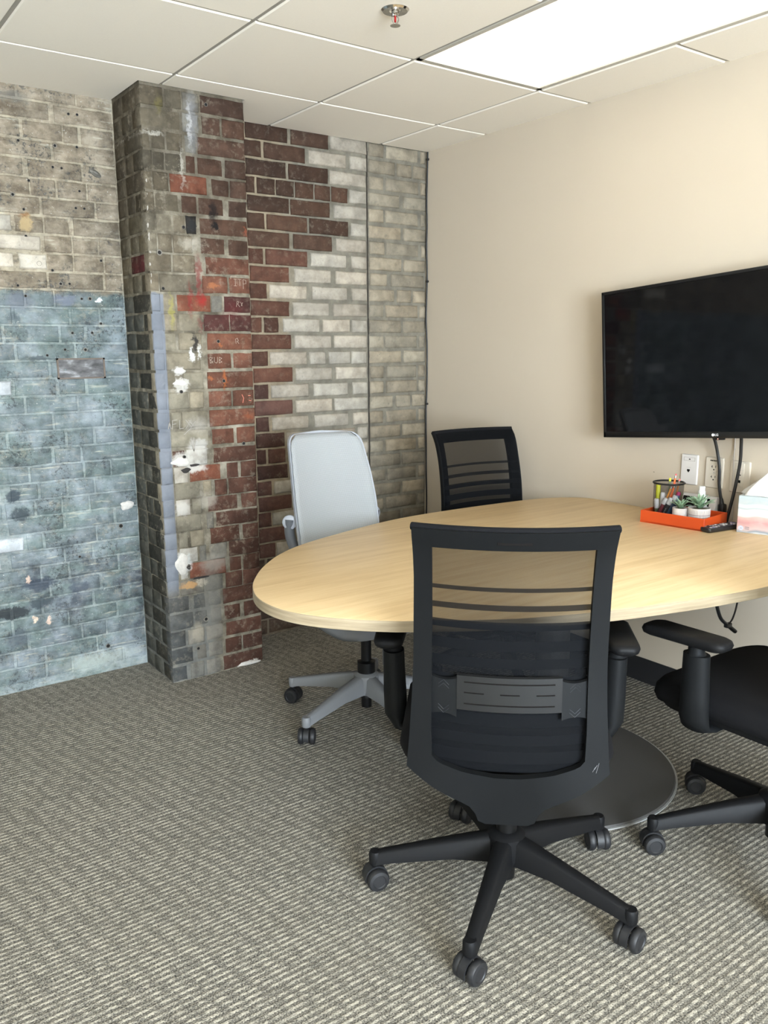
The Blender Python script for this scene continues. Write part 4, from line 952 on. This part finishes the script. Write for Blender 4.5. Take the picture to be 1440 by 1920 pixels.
near = black_chair('black mesh-back office chair nearest the camera, seen from behind at the table end', (-1.443, -2.094), 48, -3.6, (-30, 110, 75, 98, 98), off=.013)
black_chair('black mesh-back office chair tucked behind the far edge of the table beside the wall', (-.36, -1.0), -97, 20)
black_chair('black office chair half hidden at the right edge, its armrest under the table', (-.715, -2.42), 90, -.6, (40, 40, 55, 0, 10))
# scuff on the near chair's frame
sc_ = MB()
for k in range(3):
    a = bsurf(.192 + .004 * k, .468 + .004 * (k % 3), .0205); b = bsurf(.186 + .004 * k, .452 + .005 * ((k + 1) % 3), .0205); sc_.tube([a, b], .0004, 4)
sc_.build('scuff', plain('scuff', (120, 120, 122), .7), near)

# ---- pale grey chair with knitted back
M_wpl = plain('pale_plastic', (150, 153, 160), .45); M_gpl = plain('grey_plastic', (112, 113, 115), .5); M_gdk = plain('mid_grey_plastic', (90, 92, 96), .5)
q = N('white_knit', .9, 0, .15); O = q.objc(); x, y, z = q.xyz(O)
kn = q.math('MULTIPLY', q.math('SINE', q.math('MULTIPLY', q.math('ADD', x, z), 2 * PI / .0075)), q.math('SINE', q.math('MULTIPLY', q.math('SUBTRACT', z, x), 2 * PI / .0075)))
q.bump(kn, .3, .0008)
c = q.mix(q.rng(kn, -.8, .6), S(122, 125, 128), S(168, 170, 171)); c = q.mix(q.rng(q.noise(O, 9, 3), .4, .7, 0, .3), c, S(148, 154, 155)); M_knit = q.col(c)
WD = [(p.x, p.y) for p in catmull([(.46, .235, 0), (.56, .252, 0), (.66, .262, 0), (.78, .290, 0), (.90, .325, 0), (1.0, .362, 0), (1.052, .386, 0)], 4)]
def wsurf(s, z, d=0.0): return Vector((s, -interp(z, WD) + .050 * (s / .17) ** 2 - d, z))
whw = [(.46, .150), (.56, .166), (.70, .176), (.80, .176), (.90, .170), (1.0, .160), (1.052, .152)]
wc_rz = R(-97.6 - 90)
wcx, wcy = -1.113, -1.02
wch = empty('office_chair', (wcx, wcy, 0), wc_rz); tag(wch, 'pale grey office chair with a white knitted back, in front of the brick wall', 'chair')
five_star(wch, 49.2, M_gpl, 'grey', wc_rz, .318, (70, 32, -38, 20, 60))
MB().lathe([(.034, .17), (.034, .215), (.02, .22), (.02, .40)], 20).lathe([(.032, .078), (.030, .045 + .05), (.020, .09), (.020, .035)], 16).build('gas_lift', M_steel, wch)
def wloop(k, n=26):
    right = [(interp(z, whw) - k, z) for z in [.47 + k + (1.052 - .05 - .47) * i / 20 for i in range(21)]]
    top = []
    a, zt = right[-1]
    for i in range(1, 8):
        t = R(90 * i / 8); top.append((a - .045 + .045 * math.cos(t), zt + (.048 - k) * math.sin(t)))
    tl = top + [(0, 1.052 - k + .004)] + [(-s, z) for s, z in top[::-1]]
    left = [(-s, z) for s, z in right[::-1]]
    full = right + tl + left + [(0, .47 + k - .012)]
    return resample(full + [full[0]], 96)
ring_frame(wloop(0), wloop(.010), wsurf, .016).build('back_frame', M_wpl, wch, ang=50)
mb = MB(); nz, nx = 26, 14
for i in range(nz + 1):
    z = .475 + (1.046 - .475) * i / nz
    h_ = interp(z, whw) - .006
    if z > 1.0: h_ -= .045 * (1 - math.sqrt(max(0, 1 - ((z - 1.0) / .0485) ** 2)))
    for j in range(nx + 1): mb.v.append(tuple(wsurf(-h_ + 2 * h_ * j / nx, z, -.004)))
for i in range(nz):
    for j in range(nx): mb.f.append((i * (nx + 1) + j, i * (nx + 1) + j + 1, (i + 1) * (nx + 1) + j + 1, (i + 1) * (nx + 1) + j))
kb = mb.build('knit_back', M_knit, wch); so = kb.modifiers.new('thickness', 'SOLIDIFY'); so.thickness = .004; so.offset = 1
for s in (-1, 1):
    ar = MB().tube(catmull([(s * .185, -.27, .735), (s * .178, -.285, .66), (s * .14, -.27, .56), (s * .07, -.20, .44), (s * .03, -.10, .395)], 5), [.020] * 9 + [.022] * 12, 12).build('back_support', M_gdk, wch)
    pv = MB().lathe([(.0, -.012), (.024, -.012), (.028, -.006), (.028, .008), (.022, .012), (.0, .012)], 24, mat=Matrix.Rotation(R(90), 4, 'Y')).build('pivot_disc', M_wpl, ar, (s * .184, -.272, .722), (0, 0, R(60 * s)))
    MB().lathe([(0, 0), (.006, 0), (.006, .003), (0, .003)], 14, mat=Matrix.Rotation(R(90 * s), 4, 'Y')).build('pivot_screw', M_steel, ar, (s * .184 + .0115 * s * math.cos(R(60)), -.272 + .0115 * math.sin(R(60)), .722), (0, 0, R(60 * s)))
rings = []
for z, k in ((.405, .03), (.412, .008), (.435, 0), (.452, .006), (.462, .03)):
    rings.append([(x, y + .04, z - .018 * max(0, (y - .12) / .11) ** 2) for x, y in rrect(.47 - 2 * k, .45 - 2 * k, .10, 7)])
MB().loft(rings).build('seat', plain('pale_seat', (112, 114, 118), .9), wch, ang=60)
rings = [[(x, y * f + .03, z) for x, y in rrect(.44 * f, .40, .10 * f, 6)] for z, f in ((.345, .35), (.352, .55), (.375, .82), (.402, 1.0), (.41, 1.0))]
MB().loft(rings).build('seat_shell', M_gdk, wch, ang=60)
MB().tube([(-.06, .03, .345), (-.062, .028, .20)], .006, 8).build('tilt_cable', M_gdk, wch)

# ================================================================== THINGS ON THE TABLE
def zrot(o, a): o.rotation_euler.z = a
trd = math.atan2(.028, .2375)      # tray turned slightly
tr_c = (-.1485, -1.690)
M_org = plain('orange_lacquer', (204, 76, 26), .42)
def tl(x, y):   # tray local -> world
    a = trd; return (tr_c[0] + x * math.cos(a) - y * math.sin(a), tr_c[1] + x * math.sin(a) + y * math.cos(a))
ty = MB(); L2, W2, th, hh = .124, .088, .005, .045
ty.box(-W2, W2, -L2, L2, 0, .005)
for a, b, c_, d in ((-W2, -W2 + th, -L2, L2), (W2 - th, W2, -L2, L2), (-W2 + th, W2 - th, -L2, -L2 + th), (-W2 + th, W2 - th, L2 - th, L2)): ty.rbox(((a + b) / 2, (c_ + d) / 2, hh / 2), (b - a, d - c_, hh), .001, 1)
tyo = ty.build('desk_tray', M_org, None, (*tr_c, TZ), (0, 0, trd), smooth=False); tag(tyo, 'bright orange rectangular tray on the table holding cup and plants', 'tray')
ZT = TZ + .0055
# pencil cup of black wire mesh
q = N('wire_mesh', .5, .6, .5); O = q.objc(); x, y, z = q.xyz(O)
an = q.math('ARCTAN2', y, x)
wv = q.math('MAXIMUM', q.math('SINE', q.math('MULTIPLY', an, 150)), q.math('SINE', q.math('MULTIPLY', z, 2 * PI / .0024)))
fac = q.rng(wv, .55, .95, .24, .62); q.b.inputs['Base Color'].default_value = S(30, 30, 32)
tr_ = q.n('ShaderNodeBsdfTransparent'); mx = q.n('ShaderNodeMixShader'); q._in(mx.inputs[0], fac); q.t.links.new(tr_.outputs[0], mx.inputs[1]); q.t.links.new(q.b.outputs[0], mx.inputs[2]); q.t.links.new(mx.outputs[0], q.out.inputs['Surface'])
M_wire = q.m
cx, cy = tl(-.008, .060); CR, CHT = .054, .140
cup = empty('pencil_cup', (cx, cy, ZT)); tag(cup, 'round black wire mesh pencil cup in the orange tray', 'cup')
MB().lathe([(CR * .97, .002), (CR, CHT)], 48, cap=False).build('mesh_side', M_wire, cup)
mb = MB(); mb.tube([(CR * 1.02 * math.cos(2 * PI * k / 48), CR * 1.02 * math.sin(2 * PI * k / 48), CHT) for k in range(49)], .0036, 8); mb.build('rim', M_blk, cup)
MB().lathe([(0, 0), (CR, 0), (CR, .010), (CR * .96, .010), (CR * .96, .003), (0, .003)], 48).build('foot', M_blk, cup)
def stick(name, label, cat, base, tip, secs, group='pens and pencils in the mesh cup'):
    """stack of turned sections from base to tip; base/tip are offsets in the cup, heights above its floor"""
    b = Vector((cx + base[0], cy + base[1], ZT + .004 + base[2])); t = Vector((cx + tip[0], cy + tip[1], ZT + .004 + tip[2]))
    d = (t - b).normalized(); rotm = d.to_track_quat('Z', 'Y').to_matrix().to_4x4()
    e = bpy.data.objects.new(name, None); COL.objects.link(e); e.empty_display_size = .02; mm = rotm.copy(); mm.translation = b; e.matrix_world = mm
    tag(e, label, cat, group)
    for nm, prof, mt, sg in secs: MB().lathe(prof, sg).build(nm, mt, e)
    return e
P_y = plain('pencil_yellow', (226, 150, 50), .4); P_o = plain('pencil_orange', (226, 106, 40), .4); P_wood = plain('wood_tip', (224, 190, 140), .7); P_fer = plain('ferrule', (200, 200, 190), .25, .8); P_er = plain('eraser_pink', (222, 110, 110), .8)
P_mar = plain('maroon', (122, 40, 52), .4); P_blk = plain('marker_black', (32, 32, 36), .4); P_wht = plain('marker_white', (232, 232, 234), .4); P_blu = plain('marker_blue', (86, 120, 158), .4); P_lim = plain('highlighter_yellow', (226, 226, 60), .4); P_pin = plain('magenta', (196, 50, 110), .4); P_grn = plain('grey_green', (120, 132, 100), .5)
def pencil(label, base, tip, col, L=.17):
    stick('pencil', label, 'pencil', base, tip, [('shaft', [(.0, .0), (.0036, 0), (.0036, L - .014)], col, 6), ('ferrule', [(.0038, L - .014), (.0038, L - .004)], P_fer, 12), ('eraser', [(.0034, L - .004), (.0034, L), (.002, L + .003)], P_er, 12)])
pencil('yellow pencil leaning left of centre in the mesh cup', (-.030, .018, 0), (.0, -.012, .12), P_y, .135)
pencil('orange pencil leaning in the middle of the mesh cup', (-.024, .006, 0), (.002, -.024, .13), P_o, .14)
pencil('orange pencil with a pink eraser rising highest above the mesh cup', (-.004, -.004, 0), (.016, -.014, .15), P_o, .168)
pencil('brown orange pencil at the right rear of the mesh cup', (.012, -.012, 0), (.018, -.030, .14), plain('pencil_brown', (176, 112, 56), .5), .150)
def marker(label, base, tip, body, cap, L=.118, r=.0085, cl=.045, name='marker'):
    return stick(name, label, 'marker', base, tip, [('barrel', [(0, 0), (r * .8, 0), (r, .004), (r, L - cl)], body, 20), ('cap', [(r * 1.06, L - cl), (r * 1.06, L - .004), (r * .8, L), (0, L)], cap, 20)])
marker('upright yellow highlighter at the left of the mesh cup', (-.006, .040, 0), (-.004, .042, .1), P_lim, P_lim, .125, .008, .04, 'highlighter')
marker('maroon marker with a white cap in front in the mesh cup', (-.038, .018, 0), (-.030, -.008, .07), P_mar, P_wht, .088, .008, .024)
mk = marker('black whiteboard marker with a white cap in the mesh cup', (-.040, .000, 0), (-.027, -.026, .07), P_blk, P_wht, .092, .0088, .026)
lp_ = MB()
for k in range(5): lp_.tube([(-.0089, -.002 + .001 * (k % 2), .018 + k * .007), (-.0089, .002, .020 + k * .007), (-.0089, -.001, .023 + k * .007)], .0005, 4)
lp_.build('barrel_print', P_wht, mk)
marker('blue marker with a pale cap leaning right in the mesh cup', (-.024, -.012, 0), (-.010, -.034, .08), P_blu, P_wht, .098, .0085, .026)
marker('slim pale blue marker with a magenta end at the right of the mesh cup', (-.008, -.020, 0), (.004, -.038, .09), P_blu, P_pin, .108, .007, .012)
marker('white correction pen behind the highlighter in the mesh cup', (-.018, .028, 0), (-.026, .030, .06), P_grn, P_wht, .075, .009, .035)
marker('grey green pen just above the rim at the back of the mesh cup', (.02, .016, 0), (.014, .006, .15), P_grn, P_lim, .152, .004, .012, 'pen')
marker('short white glue stick in the middle of the mesh cup', (-.010, .020, 0), (-.008, .018, .1), P_wht, P_wht, .098, .008, .03, 'glue_stick')

# potted succulents
M_pot = plain('white_ceramic', (208, 202, 199), .45); M_soil = plain('soil', (96, 84, 70), .95, grain=.4, gs=200)
def mat_leaf():
    q = N('succulent_leaf', .55, 0, .3); O = q.objc(); x, y, z = q.xyz(O); inf = q.info()
    c = q.mix(q.rng(y, .0, .05), S(112, 146, 112), S(158, 186, 158)); return q.col(q.mix(q.math('MULTIPLY', inf.outputs['Random'], .4), c, S(94, 128, 104)))
M_leaf = mat_leaf()
lv = MB(); rings = []
for k in range(8):
    t = k / 7; w_ = .0065 * (1 - t) ** .55 * (1 + .5 * math.sin(t * PI)) * (.75 + .25 * min(1, t * 4)) + .0002; th_ = .0022 * (1 - t) + .0002
    yy = .055 * t; zz = .012 * math.sin(t * 2.2)
    rings.append([Vector((-w_, yy, zz + .0022)), Vector((0, yy, zz - th_)), Vector((w_, yy, zz + .0022)), Vector((0, yy, zz + th_ * .4))])
leaf_me = lv.loft(rings).mesh('leaf', True, 70); leaf_me.materials.append(M_leaf)
q = N('lined_ceramic', .5); O = q.objc(); x, y, z = q.xyz(O); an = q.math('ARCTAN2', y, x)
ln = q.math('MAXIMUM', q.rng(q.math('SINE', q.math('MULTIPLY', an, 44)), .70, .95), q.rng(q.math('ABSOLUTE', q.math('SUBTRACT', z, .045)), .0014, .0006))
ln = q.math('MULTIPLY', ln, q.rng(z, .0625, .061)); M_pot2 = q.col(q.mix(ln, S(210, 205, 202), S(128, 116, 122)))
def succulent(label, lx, ly, r, h_, n, sc, mat, seed):
    x, y = tl(lx, ly); rr = random.Random(seed)
    e = empty('potted_succulent', (x, y, ZT)); tag(e, label, 'plant')
    MB().lathe([(0, 0), (r * .88, 0), (r * .94, .003), (r, h_), (r * .9, h_), (r * .88, h_ - .006), (0, h_ - .006)], 40).build('pot', mat, e)
    MB().lathe([(0, h_ - .007), (r * .9, h_ - .007), (r * .6, h_ - .003), (0, h_ - .001)], 20).build('soil', M_soil, e)
    for k in range(n):
        ring = 0 if k < n * .45 else 1 if k < n * .8 else 2
        a = 2.4 * k + rr.uniform(-.2, .2); el = R((18, 42, 70)[ring] + rr.uniform(-8, 8)); s_ = sc * (1, .95, .8)[ring] * rr.uniform(.85, 1.1)
        o = link('leaf', leaf_me, e, (.004 * math.cos(a + PI / 2), .004 * math.sin(a + PI / 2), h_ - .002), (el, 0, a), (s_, s_, s_))
succulent('small succulent with grey green leaves in a plain white pot', -.054, -.014, .027, .062, 22, .72, M_pot, 1)
succulent('larger succulent with spiky leaves in a white pot with fine vertical lines', -.035, -.077, .039, .068, 30, 1.0, M_pot2, 2)
# white pump bottle
bx_, by_ = tl(.030, -.050)
bt = empty('spray_bottle', (bx_, by_, ZT)); tag(bt, 'small white bottle with a ribbed cap behind the larger succulent', 'bottle')
MB().lathe([(0, 0), (.018, 0), (.020, .003), (.020, .088), (.017, .099), (.013, .105)], 28).build('bottle_body', plain('bottle_white', (212, 210, 206), .4), bt)
MB().lathe([(.0135, .103), (.0135, .116), (.0115, .118), (.0115, .133), (.010, .135), (0, .135)], 28).build('cap', plain('cap_white', (218, 218, 216), .35), bt)
# grey desk display behind the tray
dv = empty('desk_display', (-.032, -1.674, TZ)); tag(dv, 'low grey desktop display with a black front screen, behind the tray by the wall', 'display')
mb = MB(); mb.loft([[(-.022, -.072, 0), (.020, -.072, 0), (.020, -.072, .090), (.004, -.072, .090)], [(-.022, .072, 0), (.020, .072, 0), (.020, .072, .090), (.004, .072, .090)]]); mb.build('housing', plain('display_grey', (196, 190, 184), .4), dv, smooth=False)
d0 = Vector((-.022, 0, 0)); d1 = Vector((.004, 0, .090)); nn_ = Vector((-.090, 0, .026)).normalized() * .0012
mb = MB(); a = d0.lerp(d1, .25) + nn_; b = d0.lerp(d1, .90) + nn_
mb.add([(a.x, -.046, a.z), (a.x, .066, a.z), (b.x, .066, b.z), (b.x, -.046, b.z)] + [(p[0] + .002, p[1], p[2]) for p in ((a.x, -.046, a.z), (a.x, .066, a.z), (b.x, .066, b.z), (b.x, -.046, b.z))], [(0, 1, 2, 3), (7, 6, 5, 4), (0, 4, 5, 1), (1, 5, 6, 2), (2, 6, 7, 3), (3, 7, 4, 0)])
mb.build('screen', M_scr, dv, smooth=False)
# remote control
rm = empty('remote_control', (-.143, -1.842, TZ), math.atan2(-.02, .17)); tag(rm, 'black television remote control on the table in front of the tray', 'remote')
rings = [[(x, y, z) for x, y in rrect(.175 - 2 * k, .044 - 2 * k, .010, 4)] for z, k in ((.001, .004), (.006, 0), (.014, 0), (.0175, .002))]
MB().loft(rings).build('body', plain('remote_black', (30, 30, 32), .4), rm, ang=50)
btn = [plain('button_grey', (150, 150, 152), .5), plain('button_white', (214, 214, 216), .5), plain('button_lilac', (150, 146, 190), .5), plain('button_dark', (66, 66, 70), .5)]
rr = random.Random(4)
for i in range(11):
    for j in range(3):
        o = MB().rbox((-.070 + i * .0135, -.0125 + j * .0125, .0182), (.0085, .0075, .0022), .0008, 1).build('button', btn[rr.choice((0, 1, 3, 3, 0, 2))], rm)
# tissue box
q = N('tissue_box_print', .55, 0, .3); O = q.objc(); x, y, z = q.xyz(O); nz_ = q.noise(q.mapv(O, (14, 14, 30)), 1.0, 3)
zz = q.math('ADD', z, q.math('MULTIPLY', q.math('SUBTRACT', q.noise(q.mapv(O, (16, 16, 3)), 1.0, 1), .5), .022))
cc = q.ramp(q.math('DIVIDE', zz, .13), [(0, S(226, 228, 230)), (.05, S(150, 160, 170)), (.12, S(224, 196, 192)), (.30, S(214, 160, 158)), (.44, S(230, 190, 182)), (.46, S(236, 230, 224)), (.64, S(228, 230, 230)), (.66, S(188, 200, 202)), (.72, S(232, 236, 236)), (.80, S(190, 204, 208)), (.97, S(196, 208, 212))])
M_tis = q.col(q.mix(1.0, (.80, .80, .80, 1), q.mix(q.rng(nz_, .4, .7, 0, .35), cc, S(226, 220, 216)), 'MULTIPLY'))
ta_ = math.atan2(.028, .087)
tx = empty('tissue_box', (-.0605 - .004, -1.930, TZ), ta_); tag(tx, 'pastel cube tissue box with a white tissue pulled up, at the right edge', 'tissue box')
BW = .055
MB().rbox((0, -.0, .065), (.104, .112, .13), .0015, 1).build('box', M_tis, tx, smooth=False)
M_tp = plain('tissue_paper', (216, 214, 211), .9)
MB().loft([[(a, b, .1302) for a, b in rrect(.07, .05, .02, 5)], [(a, b, .1306) for a, b in rrect(.069, .049, .02, 5)]]).build('slot_film', M_tp, tx)
mb = MB(); rings = []
for k in range(9):
    t = k / 8; ring = []
    for i in range(32):
        a = 2 * PI * i / 32; fold = 1 + .28 * math.sin(5 * a + 1.3 + t) * (1 - .5 * t)
        rx = (.042 - .030 * t) * fold; ry = (.052 - .045 * t) * fold
        ring.append(Vector((rx * math.cos(a) - .0 * t, ry * math.sin(a) - .030 * t, .131 + .075 * t ** .8 + .006 * math.sin(3 * a) * t)))
    rings.append(ring)
mb.loft(rings, cap=True); mb.build('tissue', M_tp, tx, ang=80)
pk = MB().lathe([(0, 0), (.0085, 0), (.0085, .0006), (0, .0006)], 24).build('printed_badge', plain('badge_white', (240, 242, 246), .5), tx, (-.052, .042, .016), (0, R(-90), 0))
MB().lathe([(.0062, .0005), (.0075, .0005), (.0075, .001), (.0062, .001)], 24, cap=False).build('badge_ring', plain('badge_blue', (96, 130, 186), .5), pk)
b2 = MB()
for k, (a, h_) in enumerate(((-.004, .004), (-.001, .005), (.002, .004))): b2.box(-.0025, h_ - .0025, a, a + .0018, .0006, .0011)
b2.build('badge_print', plain('badge_ink', (92, 110, 150), .5), pk, smooth=False)
tx2 = MB()
for zr, cnt in ((.019, 5), (.013, 5)):
    for k in range(cnt): tx2.box(-.0528, -.0518, .026 - k * .0028, .028 - k * .0028, zr, zr + .003)
tx2.build('small_print', plain('ink_grey', (132, 128, 134), .6), tx, smooth=False)
# small mark on the wall beside the cup
tag(MB().rbox((-.0008, -1.445, .8838), (.0016, .006, .0022), .0004, 1).build('nail', plain('nail_grey', (110, 102, 92), .6)), 'tiny dark nail in the beige wall left of the pencil cup', 'nail')
